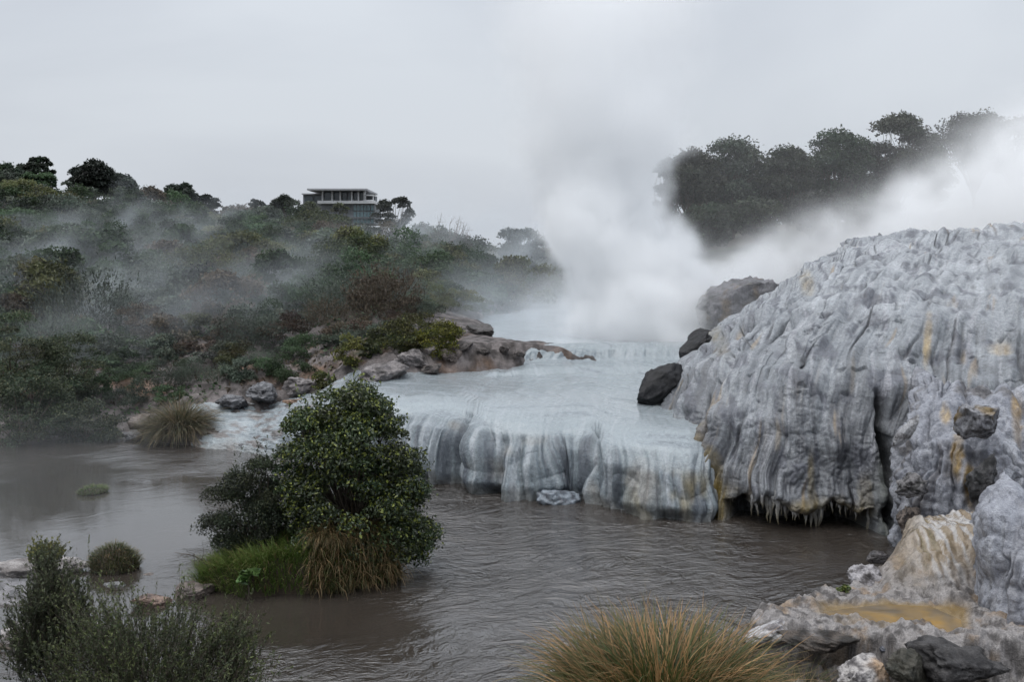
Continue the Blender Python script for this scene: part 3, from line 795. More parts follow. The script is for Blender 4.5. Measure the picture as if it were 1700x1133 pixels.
def boulder(seed, size, sub=5, rough=.35, block=.5, cols=((0.30, 0.285, 0.28), (0.12, 0.11, 0.105)), stain=None, wet=.2, name='boulder', fine=.08):
    """A weathered rock: cut by random planes, then roughened."""
    V, F = ico(sub); V = V.copy(); rg = np.random.RandomState(seed)
    for _ in range(int(16 * block)):
        nrm = unit(rg.normal(size=3)); h = rg.uniform(.45, .85)
        dd = V @ nrm; V = V - np.maximum(dd - h, 0)[:, None] * nrm * .92
    V = V * (1 + (fbm(V * 1.3 + seed, 3, seed) * rough + fbm(V * 3.5 + seed, 4, seed + 1, mode='ridge') * rough * .45 + fbm(V * 9 + seed, 3, seed + 2) * fine)[:, None])
    V = V * np.asarray(size)
    w = sstep(-.15, .25, fbm(V * (1.6 / max(size)) * 2 + seed, 4, seed + 3))
    c = mixc(np.tile(np.array(cols[0]), (len(V), 1)), cols[1], w)
    if stain is not None: c = mixc(c, stain, sstep(.1, .35, fbm(V * 1.3 + seed * 2, 3, seed + 5)) * .7)
    return mesh_np(name, V, F, c, True, {'wet': np.full(len(V), wet)})

M_ROCK = mat_sinter('rock', .3)

def rock(name, px, py, d, size, seed, label, rot=(0, 0, 0), group=None, cat='rock', **kw):
    o = add(name, boulder(seed, size, name=name, **kw), M_ROCK, None, W(px, py, d))
    o.rotation_euler = rot
    return tag(o, label, cat, group)

BLACK = ((0.020, 0.020, 0.022), (0.010, 0.010, 0.011)); BROWN = ((0.20, 0.165, 0.145), (0.075, 0.06, 0.052)); PALE = ((0.42, 0.39, 0.375), (0.17, 0.15, 0.14)); GREYR = ((0.34, 0.34, 0.36), (0.10, 0.10, 0.11))
rock('boulder', 1090, 640, 36.3, (1.4, .9, .8), 3, 'black wet boulder at the foot of the sinter cliff on the terrace', (.1, -.62, .25), cols=BLACK, wet=.25, rough=.22, block=.9)
rock('boulder', 1150, 583, 40.2, (1.0, .6, .36), 6, 'long black rock slanting up the cliff edge above the black boulder', (0, -.75, .5), cols=BLACK, wet=.25, rough=.3, block=.6)
rock('boulder', 1168, 558, 43, (.75, .6, .34), 4, 'small black rock at the top of the slanting black rock', (0, -.35, .2), cols=BLACK, wet=.25, rough=.2)
rock('rock_mound', 1232, 512, 50, (2.3, 2.2, 1.55), 5, 'rounded dark grey rock mound half hidden in steam behind the cliff', (0, -.3, .3), cols=((0.19, 0.185, 0.195), (0.09, 0.088, 0.09)), rough=.32, block=.4, fine=.12, stain=(.2, .15, .1))

# buttress and block of sinter standing in front of the cliff
def sinter_sheet(name, Bc, Tc, prof_list, nu, nv, seed, label, stains=(), amp=1.0, tone=1.0, dark=.55, dens=None):
    S, C = sheet(Bc, Tc, prof_list, nu, nv, dens or [1] * len(Bc))
    N = grid_normals(S)
    if N[nu // 2, nv - 5, 2] < 0: N = -N
    arc = np.concatenate([[0], np.cumsum(np.linalg.norm(np.diff(C[:, :2], axis=0), axis=1))])
    prof = np.concatenate([np.zeros((nu, 1)), np.cumsum(np.linalg.norm(np.diff(S, axis=1), axis=2), axis=1)], 1)
    UV = np.stack([np.repeat(arc[:, None], nv, 1), prof, np.zeros((nu, nv))], 2).reshape(-1, 3)
    Vs = S.reshape(-1, 3); Ns = N.reshape(-1, 3); steep = 1 - sstep(.35, .85, Ns[:, 2])
    wob = np.stack([fbm(Vs * .9, 3, seed) * .5, np.zeros(len(UV)), np.zeros(len(UV))], 1); Q = UV + wob
    lob = bil(Q * (.8, .3, 1), seed + 1) * .7 + bil(Vs * 1.3, seed + 3) * .35
    flute = bil(Q * (2.6, .3, 1), seed + 2) * .28 + bil(Q * (7, .7, 1), seed + 4) * .09
    cauli = bil(Vs * 3.2, seed + 7) * .12 + bil(Vs * 7, seed + 8) * .05
    crev = np.exp(-(perlin(Q * (1.3, .2, 1), seed + 9) / .06) ** 2) * steep
    S2 = Vs + Ns * ((lob + (flute - crev * .22) * steep + cauli - .45) * amp)[:, None]
    n = nu * nv
    base = np.tile(np.array([0.30, 0.31, 0.345]) * tone, (n, 1))
    st = fbm(Q * (3.0, .25, 1), 4, seed + 5)
    base = mixc(base, (0.13, 0.125, 0.13), sstep(.04, .34, st) * steep * dark)
    base = mixc(base, (0.48, 0.49, 0.52), sstep(.08, .35, -st) * .55)
    base = mixc(base, (0.13, 0.12, 0.115), sstep(.12, .36, fbm(Vs * .9, 4, seed + 6)) * dark)
    px0 = 850 + Vs[:, 0] / Vs[:, 1] * FPX; py0 = HZ - (Vs[:, 2] - EYE) / Vs[:, 1] * FPX
    for cx, cyy, rx, ry, cc, a in stains:
        r = np.sqrt(((px0 - cx) / rx) ** 2 + ((py0 - cyy) / ry) ** 2) + fbm(Vs * 2.2, 4, seed + cx) * .6
        base = mixc(base, cc, (1 - sstep(.35, 1.1, r)) * a * (.5 + .5 * sstep(-.2, .2, st)))
    return tag(add(name, mesh_np(name, S2, grid_faces(nu, nv), base, True, {'wet': np.clip(.3 + st, 0, .8)}), M_SINTER), label, kind='structure')

bp = [(-.02, -.6), (0, 0), (.05, 1.1), (.12, 2.2), (.26, 3.15), (.5, 3.7), (.8, 4.2), (1, 4.5)]
sinter_sheet('sinter_buttress', [(11.6, 29.4), (10.9, 28.3), (10.6, 27.3), (10.55, 26.5), (10.9, 25.8), (11.7, 25.2), (12.7, 24.8), (14, 24.5), (17, 24)],
             [(12.8, 30.2), (12.6, 29.8), (12.5, 29.4), (12.5, 29), (12.8, 28.8), (13.3, 28.6), (14.1, 28.5), (15.5, 28.5), (18, 28)], [bp] * 9, 300, 220, 400,
             'craggy grey sinter buttress with ochre runnels in front of the cliff',
             [(1590, 760, 14, 50, (.40, .25, .05), .9), (1610, 800, 12, 40, (.42, .27, .07), .8), (1690, 690, 14, 50, (.45, .29, .1), .8), (1640, 870, 40, 40, (.4, .3, .2), .5), (1570, 690, 12, 16, (.5, .33, .1), .6), (1520, 840, 34, 70, (.07, .06, .055), .7)], 1.0, 1.0, .75)
fp = [(-.02, -.4), (0, .2), (.06, 1.1), (.16, 2.0), (.4, 2.7), (.72, 3.05), (1, 3.2)]
sinter_sheet('sinter_block', [(10.7, 23), (9.95, 21.6), (9.6, 20.6), (9.65, 19.9), (10, 19.3), (11, 18.9), (13, 18.6)],
             [(11.6, 22.9), (11.1, 22.4), (10.9, 21.9), (10.9, 21.4), (11.2, 21), (12, 20.6), (14, 20.2)], [fp] * 7, 240, 200, 440,
             'rounded pale sinter block with ribbed flank beside the ochre pool', [], .62, 1.08, .45)

rock('knob_rock', 1624, 700, 25.6, (.52, .5, .58), 21, 'dark knobbly rock perched on the sinter buttress', (.2, .1, 0), cols=((0.25, 0.25, 0.265), (0.05, 0.048, 0.05)), rough=.5, stain=(.25, .17, .06))
rock('knob_rock', 1632, 790, 25.2, (.36, .32, .62), 22, 'jagged black rock hanging below the knobbly rock', (.1, .15, 0), cols=((0.10, 0.098, 0.1), (0.03, 0.03, 0.03)), rough=.6)
rock('rock_slab', 1508, 714, 26.2, (.56, .22, .17), 23, 'tilted grey rock slab leaning on the edge of the buttress', (0, -.72, .2), cols=((0.36, 0.36, 0.37), (0.12, 0.115, 0.115)), rough=.25, block=.8)
rock('rock_slab', 1517, 810, 25.7, (.5, .3, .34), 24, 'cracked dark rock set in the corner of the buttress', (0, .1, .2), cols=((0.22, 0.21, 0.21), (0.04, 0.038, 0.036)), rough=.5, block=.9)
rock('rock_slab', 1512, 868, 25.5, (.46, .3, .4), 25, 'brown broken rock under the cracked dark rock of the buttress', (0, .3, .2), cols=((0.16, 0.13, 0.11), (0.035, 0.03, 0.028)), rough=.55, block=.9)

# stalactites along the lip of the undercut and at the foot of the cliff
def stalactite(seed):
    rg = np.random.RandomState(seed); k = 8; s = 8
    zz = np.linspace(.25, -1, k); r = np.array([1.25, 1.1, .9, .74, .58, .42, .25, .04]) * rg.uniform(.8, 1.2, k)
    off = np.cumsum(rg.normal(size=(k, 2)) * .04, 0)
    V, F = tube(np.stack([off[:, 0], off[:, 1], zz], 1), r * .16, s)
    V = V + fbm(V * 6 + seed, 2, seed)[:, None] * .03
    t = np.clip(-V[:, 2], 0, 1)
    c = mixc(np.tile(np.array([.40, .40, .40]), (len(V), 1)), (.15, .12, .055), t)
    return mesh_np('stalactite', V, F, c, True, {'wet': np.full(len(V), .6)})
st_me = [stalactite(s) for s in range(6)]
for q in st_me: q.materials.append(M_SINTER)
rg = np.random.RandomState(9)
lipv = CLIFF_V.reshape(-1, 3)
sel = lipv[(lipv[:, 0] > 6.6) & (lipv[:, 0] < 10.7) & (lipv[:, 1] < 31) & (lipv[:, 2] > .3) & (lipv[:, 2] < 1.5)]
xx = 6.75
while xx < 10.55:
    near = sel[np.abs(sel[:, 0] - xx) < .06]
    if len(near):
        f = near[near[:, 1] < near[:, 1].min() + .22]
        p = f[f[:, 2].argmin()]
        L = (.16 + .5 * rg.uniform() ** 2.2) * (1 + .35 * math.sin(xx * 4.3))
        o = add('stalactite', st_me[rg.randint(6)], None, cliff, (p[0], p[1] + rg.uniform(.03, .3), max(p[2] + .04, L * .8)), rg.uniform(0, 6), (L * rg.uniform(.7, 1.25), L * .9, L))
    xx += rg.uniform(.025, .075)

# ------------------------------------------------------------------ near bank with the ochre pool
BE = ([780, 900, 1100, 1180, 1225, 1300, 1370, 1420, 1480, 1600, 1800], [15.2, 15.9, 17.2, 18.2, 19.9, 20.9, 21.8, 22.8, 23.8, 24.8, 25])
pxs = np.linspace(760, 1800, 520); ds = np.concatenate([np.linspace(8, 16, 60), np.linspace(16.03, 25, 330)])
A, D = np.meshgrid(pxs, ds, indexing='ij'); px = A.ravel(); d = D.ravel()
X = (px - 850) / FPX * d; Pn = np.stack([X, d, np.zeros_like(d)], 1)
ed = np.interp(px, *BE) + fbm(Pn * .9, 4, 501) * .9
t_e = sstep(0, .45, ed - d)
fd = np.interp(px, [760, 1150, 1230, 1330, 1430, 1480, 1560, 1680, 1800], [30, 30, 19.5, 19.2, 18.9, 18.5, 18.3, 18.2, 18.2]) + fbm(Pn * 1.3, 3, 503) * .5
low_ = sstep(0, .3, fd - d) * sstep(1180, 1240, px)
soil_ = 1 - sstep(1150, 1260, px + fbm(Pn * 1.0, 3, 505) * 80)
z = -.7 + t_e * 1.5
z = z - low_ * .6
rise = sstep(20.9, 22.6, d + fbm(Pn * 1.4, 3, 507) * .5) * sstep(1450, 1530, px) * (1 - sstep(1630, 1680, px))
z = z + rise * 1.0 * t_e
rim = sstep(.15, .5, t_e) * np.exp(-((d - fd - .35) / .4) ** 2) * (1 - low_)
z = z + rim * .16 * (1 - soil_)
crag = fbm(Pn * 1.8, 4, 509, mode='ridge'); lump = fbm(Pn * 1.0, 3, 511)
inpool = sstep(1340, 1390, px) * (1 - sstep(1590, 1620, px)) * sstep(.4, 1.0, d - fd) * (1 - sstep(20.7, 21.0, d))
z = z + t_e * (1 - inpool * .75) * (1 - rise * .6) * (crag * .12 + lump * .30 + bil(Pn * 5, 521) * .10) - inpool * .1 + low_ * crag * .22
zm = fbm(np.stack([X * 3, d * 0.8, z], 1), 3, 513, mode='ridge')
z = z + rise * (zm * .13 + bil(np.stack([X * 6, d * 1.2, z * 0], 1), 523) * .05)
V = np.stack([X, d, z], 1)
wh = np.tile(np.array([.30, .28, .27]), (len(V), 1))
nn = fbm(V * 1.8, 5, 515); n2 = fbm(V * 3.2, 5, 517, gain=.65)
c = mixc(wh, (.07, .062, .058), sstep(-.02, .22, n2 + low_ * .2) * .85)
c = mixc(c, (.27, .175, .09), sstep(.0, .3, nn) * .6)
c = mixc(c, (.07, .06, .05), low_ * sstep(-.15, .15, nn + .12 * (1 - sstep(1400, 1480, px))) * .9)
pl = np.clip(inpool * 1.3, 0, 1)
c = mixc(c, (.24, .16, .06), pl)
mo = np.clip(rise * 1.2, 0, 1) * t_e
stv = fbm(np.stack([X * 5.5, d * .8, z * .8], 1), 5, 519, gain=.62)
mc = mixc(np.tile(np.array([.27, .205, .13]), (len(V), 1)), (.50, .48, .46), sstep(-.08, .14, stv) * sstep(1490, 1560, px))
mc = mixc(mc, (.14, .11, .035), sstep(.0, .3, -stv) * (1 - sstep(1520, 1600, px)) * .9)
c = c * (1 - mo[:, None]) + mc * mo[:, None]
c = mixc(c, (.045, .038, .028), soil_)
wet = np.clip(pl * .6 + mo * .9 + .2, 0, 1)
tag(add('river_bank', mesh_np('river_bank', V, grid_faces(*A.shape), c, True, {'wet': wet}), M_SINTER), kind='structure')
m = NT('ochre_water'); p = m.pos()
f = m.noise(p, 1.3, 4, .5, .4); f2 = m.noise(p, 2.4, 3, .5, .5, sc3=(.7, 1.5, 1))
b = m.bsdf(m.ramp(f, (.32, (.27, .16, .04)), (.5, (.19, .125, .05)), (.68, (.12, .09, .055))), .06, .5, m.bump(f2, .02, .5)); b.inputs['IOR'].default_value = 1.33
outl = [(1352, 1020), (1400, 1012), (1470, 1004), (1545, 1008), (1595, 1030), (1600, 1055), (1570, 1072), (1545, 1092), (1508, 1086), (1472, 1066), (1420, 1056), (1375, 1042)]
V = [tuple(onz(a, b_, .80)) for a, b_ in outl]
me = bpy.data.meshes.new('ochre_pool_water'); me.from_pydata(V, [], [list(range(len(V)))[::-1]]); me.update()
tag(add('ochre_pool_water', me, m.m), kind='structure')
rock('boulder', 1440, 966, 22.3, (.50, .4, .34), 31, 'pitted grey rock at the water edge behind the ochre pool', (0, .1, .3), cols=((.44, .42, .43), (.12, .11, .11)), rough=.4, fine=.16)
rock('boulder', 1478, 1080, 18.6, (.20, .14, .10), 32, 'small blue black stone lying in the ochre pool', cols=((.14, .15, .18), (.05, .05, .06)), wet=.6)
rock('boulder', 1455, 927, 25.4, (.32, .2, .16), 33, 'low dark rock awash below the buttress', cols=((.11, .10, .10), (.05, .045, .045)), wet=.8)
rock('boulder', 1590, 1108, 17.6, (.85, .5, .45), 34, 'black craggy rock below the white ledge by the sinter block', (0, .1, 0), cols=((.07, .066, .065), (.028, .026, .026)), rough=.5)
rock('boulder', 1510, 1118, 17.6, (.5, .4, .36), 35, 'dark mossy rock under the rim of the ochre pool', (0, .1, .6), cols=((.08, .075, .06), (.03, .03, .022)), rough=.5)
rock('boulder', 1360, 1070, 18.7, (.75, .35, .22), 36, 'dark overhanging ledge rock in front of the ochre pool', (0, .12, .1), cols=((.11, .09, .075), (.03, .026, .022)), rough=.5, stain=(.3, .28, .27))
rock('boulder', 1275, 1048, 19.4, (.65, .35, .22), 37, 'flat white sinter rock at the river edge beside the tussock', (0, -.1, .2), cols=((.58, .565, .57), (.26, .24, .24)), rough=.3)
rock('boulder', 1436, 1118, 17.7, (.5, .35, .25), 38, 'white and orange speckled rock at the foot of the near bank', (0, -.1, .2), cols=((.50, .47, .45), (.12, .11, .11)), rough=.35, stain=(.45, .28, .14))

# ------------------------------------------------------------------ islet with its bush
IC = np.array([-5.45, 25.0]); IR = np.array([2.85, 1.55])
A, D = np.meshgrid(np.linspace(-1.3, 1.3, 110), np.linspace(-1.3, 1.3, 80), indexing='ij')
u = A.ravel(); v = D.ravel(); X = IC[0] + u * IR[0]; Y = IC[1] + v * IR[1] + u * .35
Pn = np.stack([X, Y, 0 * X], 1); r = np.sqrt(u * u + v * v) + fbm(Pn * .9, 3, 601) * .22
hgt = np.interp(u, [-1, -.7, -.2, .3, 1], [.05, .28, .75, 1.0, .9])
Z = -.5 + sstep(1.08, .62, r) if False else -.5 + (1 - sstep(.72, 1.05, r)) * (.5 + hgt * .9) + fbm(Pn * 2, 3, 603) * .1
V = np.stack([X, Y, Z], 1)
m = NT('soil'); p = m.pos(); f = m.noise(p, 6, 6, .65)
m.bsdf(m.ramp(f, (.3, (.025, .02, .014)), (.7, (.06, .047, .032))), .85, .2, m.bump(f, .06))
M_SOIL = m.m
tag(add('islet_ground', mesh_np('islet_ground', V, grid_faces(*A.shape)), M_SOIL), kind='structure')
ISL = (V, r, u, v)
rg = np.random.RandomState(33)
G1 = np.array([.105, .17, .038]); STRAW = np.array([.24, .165, .085]); G2 = np.array([.05, .065, .025])
top = np.where((r < 1.0) & (Z > -.05))[0]
edge_w = np.clip(r[top], .15, 1) ** 1.3; pk = rg.choice(top, 9000, p=edge_w / edge_w.sum())
ctr = V[pk] + rg.normal(size=(9000, 3)) * (.03, .03, 0)
lean = np.stack([u[pk] * 1.0, v[pk] * 1.2, 0 * pk], 1) * 1.1
mid = (u[pk] > .05)
Ga = blades(rg, 9000, .5, .56, .6, .017, G1, STRAW, .06, .75, 5, ctr, lean)
o = add('islet_grass', mesh_np('islet_grass', Ga[0], Ga[1], Ga[2], True), M_BLADE, color=(1, 1, 1))
tag(o, 'lush green grass covering the islet round the bush', 'grass', kind='stuff')
fr_ = np.where((r > .5) & (r < .97) & (v < -.05) & (u > .22) & (u < .95))[0]; pk = rg.choice(fr_, 2600)
Gb = blades(rg, 2600, .5, 1.05, .5, .016, G2 * 1.2, STRAW, .55, 1.25, 6, V[pk] + (0, 0, .12), np.stack([u[pk] * .35, -np.ones(len(pk)), 0 * pk], 1))
o = add('sedge_tussock', mesh_np('sedge_tussock', Gb[0], Gb[1], Gb[2], True), M_BLADE, color=(1, 1, 1))
tag(o, 'drooping sedge with straw brown blades hanging over the islet bank', 'sedge')

def big_bush(name, loc, outline, depth, n_clump, rc, nleaf, L, asp, base, tip, tf, seed, label, mat=M_LEAF_G, stem=.07, up=.5, cvar=.3, shoots=0):
    """outline: (height, left, right) rows in metres round loc; clumps fill it, ragged at the rim."""
    rg = np.random.RandomState(seed); o = np.array(outline, float); cs = []
    while len(cs) < n_clump:
        h = rg.uniform(o[0, 0], o[-1, 0]); a = np.interp(h, o[:, 0], o[:, 1]); b = np.interp(h, o[:, 0], o[:, 2])
        ph = rg.uniform(0, 6.28); q = rg.uniform(.3, 1) ** .5
        w = (b - a) / 2
        if rg.uniform() > w / (np.max(o[:, 2] - o[:, 1]) / 2) * 1.1: continue
        cs.append(((a + b) / 2 + math.cos(ph) * q * max(w - rc * .35, .05), math.sin(ph) * q * max(w - rc * .35, .05) * depth, h))
    cs = np.array(cs); rr = rg.uniform(.6, 1.25, n_clump) * rc
    e = empty(name, loc)
    V, F, c = clump_crown(rg, cs, rr, nleaf, L, asp, base, tip, tf, cvar, .25, .85, up)
    add('crown', mesh_np(name + '_crown', V, F, c, False), mat, e, color=(1, 1, 1))
    tv, tf_ = limbs(rg, cs[::2], (0, 0, -.1), stem, .3)
    add('trunk', mesh_np(name + '_trunk', tv, tf_), M_BARK, e)
    if shoots:
        k = rg.choice(len(cs), shoots, p=(cs[:, 2] - cs[:, 2].min() + .3) ** 2 / ((cs[:, 2] - cs[:, 2].min() + .3) ** 2).sum())
        lv, tw = sprays(rg, shoots, None, .62, L * .85, 16, np.array(base) * 1.3, tip, asp, 1.6, cs[k] + np.array([0, 0, rc * .45]))
        add('sprays', mesh_np(name + '_sprays', lv[0], lv[1], lv[2], False), mat, e, color=(1, 1, 1))
    return tag(e, label, 'bush')

big_bush('round_leaved_bush', (-4.1, 25.6, .68),
         [(-.5, .6, 1.9), (-.1, -1.2, 2.15), (.4, -2.0, 2.15), (1.1, -2.05, 2.0), (1.8, -2.05, 1.75), (2.5, -2.0, 1.6), (3.0, -1.75, 1.35), (3.4, -1.35, 1.0), (3.8, -.75, .55)],
         .9, 210, .45, 300, .098, .58, (.040, .058, .024), (.22, .25, .05), .12, 71, 'large broad leaved bush with yellow green shoots growing on the islet', M_LEAF_G, .09, shoots=60)
rg = np.random.RandomState(72)
def heath(name, loc, R, n, L, leafL, per, col, tip, seed, label, scale=1.0, asp=.22, upb=1.0, cat='bush', tufts=0):
    rg = np.random.RandomState(seed)
    lv, tw = sprays(rg, n, R, L, leafL, per, col, tip, asp, upb, None, tufts)
    e = empty(name, loc, 0, scale)
    add('foliage', mesh_np(name + '_foliage', lv[0], lv[1], lv[2], False), M_LEAF, e, color=(1, 1, 1))
    add('twigs', mesh_np(name + '_twigs', *tw), M_BARK, e)
    tv, tf_ = limbs(rg, blob_centers(rg, 14, R, .1, .2), (0, 0, -.2), .035, .1)
    add('stem', mesh_np(name + '_stem', tv, tf_), M_BARK, e)
    return tag(e, label, cat)
big_bush('small_leaved_bush', (-6.75, 25.7, .55), [(-.1, -.9, .9), (.5, -1.25, 1.0), (1.1, -1.15, 1.0), (1.6, -.8, .9), (2.1, -.3, .6)], .9, 84, .38, 330, .066, .5, (.036, .046, .026), (.09, .10, .045), .06, 73, 'dark small leaved bush on the islet behind the green grass', M_LEAF, .05, shoots=40)
heath('tea_tree_bush', (-8.15, 17.6, .35), (.58, .6, 1.0), 1300, .62, .058, 24, (.045, .056, .030), (.09, .105, .048), 74, 'dark upright tea tree bush beside the pale rocks near the camera', asp=.36, upb=1.2, tufts=70)
heath('tea_tree_bush', (-5.45, 15.4, .1), (1.6, 1.2, 1.05), 3200, .72, .056, 24, (.048, .062, .028), (.11, .13, .045), 75, 'wide olive green tea tree bush at the bottom edge below the islet', asp=.34, upb=1.2, tufts=110)

# ------------------------------------------------------------------ tussocks
def tussock(name, loc, n, r0, L, spread, width, ga, gb, dry, droop, seed, label, group=None, scl=1.0):
    rg = np.random.RandomState(seed)
    V, F, c = blades(rg, n, r0, L, spread, width, ga, gb, dry, droop, 6)
    e = empty(name, loc, 0, scl)
    add('leaves', mesh_np(name + '_leaves', V, F, c, True), M_BLADE, e, color=(1, 1, 1))
    bv, bf = ico(3)
    add('base', mesh_np(name + '_base', bv * (r0 * .9, r0 * .9, .22), bf), M_SOIL, e)
    return tag(e, label, 'grass', group)
tussock('grass_tussock', (2.15, 14.4, 1.2), 6500, 1.0, 1.68, .62, .027, np.array([.050, .078, .022]), np.array([.33, .20, .09]), .36, .8, 81, 'big tawny green grass tussock on the bank at the bottom edge')
tussock('grass_tussock', (4.35, 15.9, .45), 1500, .45, 1.0, .9, .014, np.array([.06, .075, .028]), np.array([.26, .17, .09]), .4, .9, 82, 'smaller brownish tussock against the white rock beside the big tussock')
tussock('grass_tussock', (5.35, 18.2, .05), 900, .28, .75, .9, .013, np.array([.06, .08, .03]), np.array([.24, .18, .10]), .3, 1.0, 83, 'small green tuft hanging below the dark ledge by the ochre pool')
p = onz(288, 738, .0)
tussock('grass_tussock', (p[0], p[1] + .9, .25), 3600, .55, 2.0, 1.0, .03, np.array([.085, .088, .045]), np.array([.22, .165, .10]), .25, .85, 84, 'round grey green tussock standing at the far river bank')
# ------------------------------------------------------------------ left foreground: rocks, hummocks, branch
rock('rock_outcrop', 35, 950, 25.2, (1.7, 1.0, .38), 41, 'long pale rock outcrop at the river edge behind the tea tree', (0, .05, .1), cols=PALE, rough=.35, block=.7)
rock('rock_outcrop', 25, 985, 23.6, (1.1, .7, .22), 42, 'low grey rock shelf awash in front of the pale outcrop', (0, .05, -.1), cols=((.24, .23, .235), (.10, .095, .095)), rough=.35, wet=.6)
rock('boulder', 36, 1050, 20.9, (.42, .4, .3), 43, 'rounded pale boulder at the frame edge beside the tea tree', (0, 0, .4), cols=PALE, rough=.3)
rock('boulder', 45, 1105, 20.6, (.55, .5, .75), 44, 'dark earth pillar under the pale boulder', (0, 0, .4), cols=((.045, .04, .036), (.02, .018, .016)), rough=.4)
rock('boulder', 150, 1062, 19.6, (.62, .5, .3), 45, 'pale flat rock between the two tea tree bushes', (0, .1, .4), cols=PALE, rough=.35)
rock('boulder', 318, 985, 23.6, (.62, .5, .32), 46, 'brown rock at the tip of the islet', (0, .1, .4), cols=BROWN, rough=.4, block=.9)
rock('boulder', 255, 1000, 23.0, (.55, .4, .2), 47, 'reddish brown flat rock beyond the wide tea tree', (0, .1, .1), cols=((.27, .19, .15), (.10, .07, .06)), rough=.4, block=.9)
rock('boulder', 250, 957, 25.2, (.18, .12, .07), 48, 'small brown stone showing above the water near the hummock', cols=BROWN, wet=.5)
rock('boulder', 190, 972, 24.4, (.3, .2, .09), 49, 'flat grey stone awash beside the tea tree top', cols=((.2, .2, .2), (.09, .09, .085)), wet=.6)
rg = np.random.RandomState(91)
# mossy hummock in the shallow water
def hummock(name, px, py, size, col, dry, n, seed, label, L=.25):
    rg = np.random.RandomState(seed); p = onz(px, py, 0.0)
    V, F = ico(4); Vh = V * (1 + fbm(V * 1.5 + seed, 3, seed)[:, None] * .25) * size
    e = empty(name, p)
    add('mound', mesh_np(name + '_mound', Vh, F), M_SOIL, e)
    top = np.where(Vh[:, 2] > -.02)[0]; pk = rg.choice(top, n)
    g = blades(rg, n, .3, L, .6, .014, col, STRAW, dry, .9, 4, Vh[pk], unit(Vh[pk] * (1, 1, .0) + 1e-6) * .9)
    add('grass', mesh_np(name + '_grass', *g, True), M_BLADE, e, color=(1, 1, 1))
    return tag(e, label, 'hummock')
hummock('grassy_hummock', 190, 945, (.58, .5, .5), np.array([.065, .085, .032]), .15, 2600, 92, 'round grassy hummock standing in the shallow river by the outcrop')
hummock('grassy_hummock', 155, 818, (.42, .5, .12), np.array([.075, .12, .028]), .03, 900, 93, 'tiny bright green grass patch out in the open river', .2)
heath('small_shrub', (W(76, 945, 24.6)), (.36, .3, .25), 160, .28, .075, 14, (.09, .10, .025), (.22, .21, .05), 94, 'small yellow green shrub growing on the pale outcrop', asp=.5)
# dead branch and twigs
def branch(name, pts, r0, label, mat=M_BARK, forks=4, seed=1):
    rg = np.random.RandomState(seed); pts = np.array(pts, float)
    P_ = resample(pts, 12); parts = [tube(P_, np.linspace(r0, r0 * .3, 12), 6)]
    for k in range(forks):
        i = rg.randint(3, 10); dvec = unit(P_[i] - P_[i - 1] + rg.normal(size=3) * .7) * rg.uniform(.25, .6) * np.linalg.norm(pts[-1] - pts[0])
        parts.append(tube(np.stack([P_[i] + dvec * t + rg.normal(size=3) * .02 for t in np.linspace(0, 1, 5)]), np.linspace(r0 * .45, r0 * .12, 5), 5))
    V, F, _ = join(parts)
    return tag(add(name, mesh_np(name, V, F), mat), label, 'branch')
branch('dead_branch', [W(-20, 1066, 20.4), W(5, 1076, 20.3), W(30, 1082, 20.2)], .05, 'dead branch sticking out over the water at the frame edge', seed=3)
branch('dead_branch', [W(345, 940, 24.4), W(325, 925, 24.4), W(290, 918, 24.5)], .018, 'thin bare twigs reaching over the water from the islet', forks=9, seed=5)

# small leafy plant behind the ochre pool
def leafy(name, loc, R, n, L, base, tip, tf, seed, label, cat='plant', nl=90, mat=M_LEAF_G, asp=.55):
    rg = np.random.RandomState(seed); e = empty(name, loc)
    c = blob_centers(rg, n, R, .08, .2); V, F, cc = clump_crown(rg, c, rg.uniform(.35, .6, n) * min(R), nl, L, asp, base, tip, tf, .25, .25, .8, .8)
    add('leaves', mesh_np(name + '_leaves', V, F, cc, False), mat, e, color=(1, 1, 1))
    tv, tf_ = limbs(rg, c[:8], (0, 0, -.1), .02 * max(1, R[0]), .2)
    add('stem', mesh_np(name + '_stem', tv, tf_), M_BARK, e)
    return tag(e, label, cat)
leafy('leafy_plant', W(1398, 1003, 21.4), (.27, .22, .2), 14, .075, (.075, .10, .028), (.17, .19, .04), .15, 95, 'small green leafy plant on the rocks behind the ochre pool')
leafy('dock_plant', W(412, 968, 23.3), (.3, .25, .12), 6, .22, (.07, .13, .035), (.10, .17, .05), .3, 96, 'broad bright green dock leaves in the grass of the islet', nl=14, asp=.65)

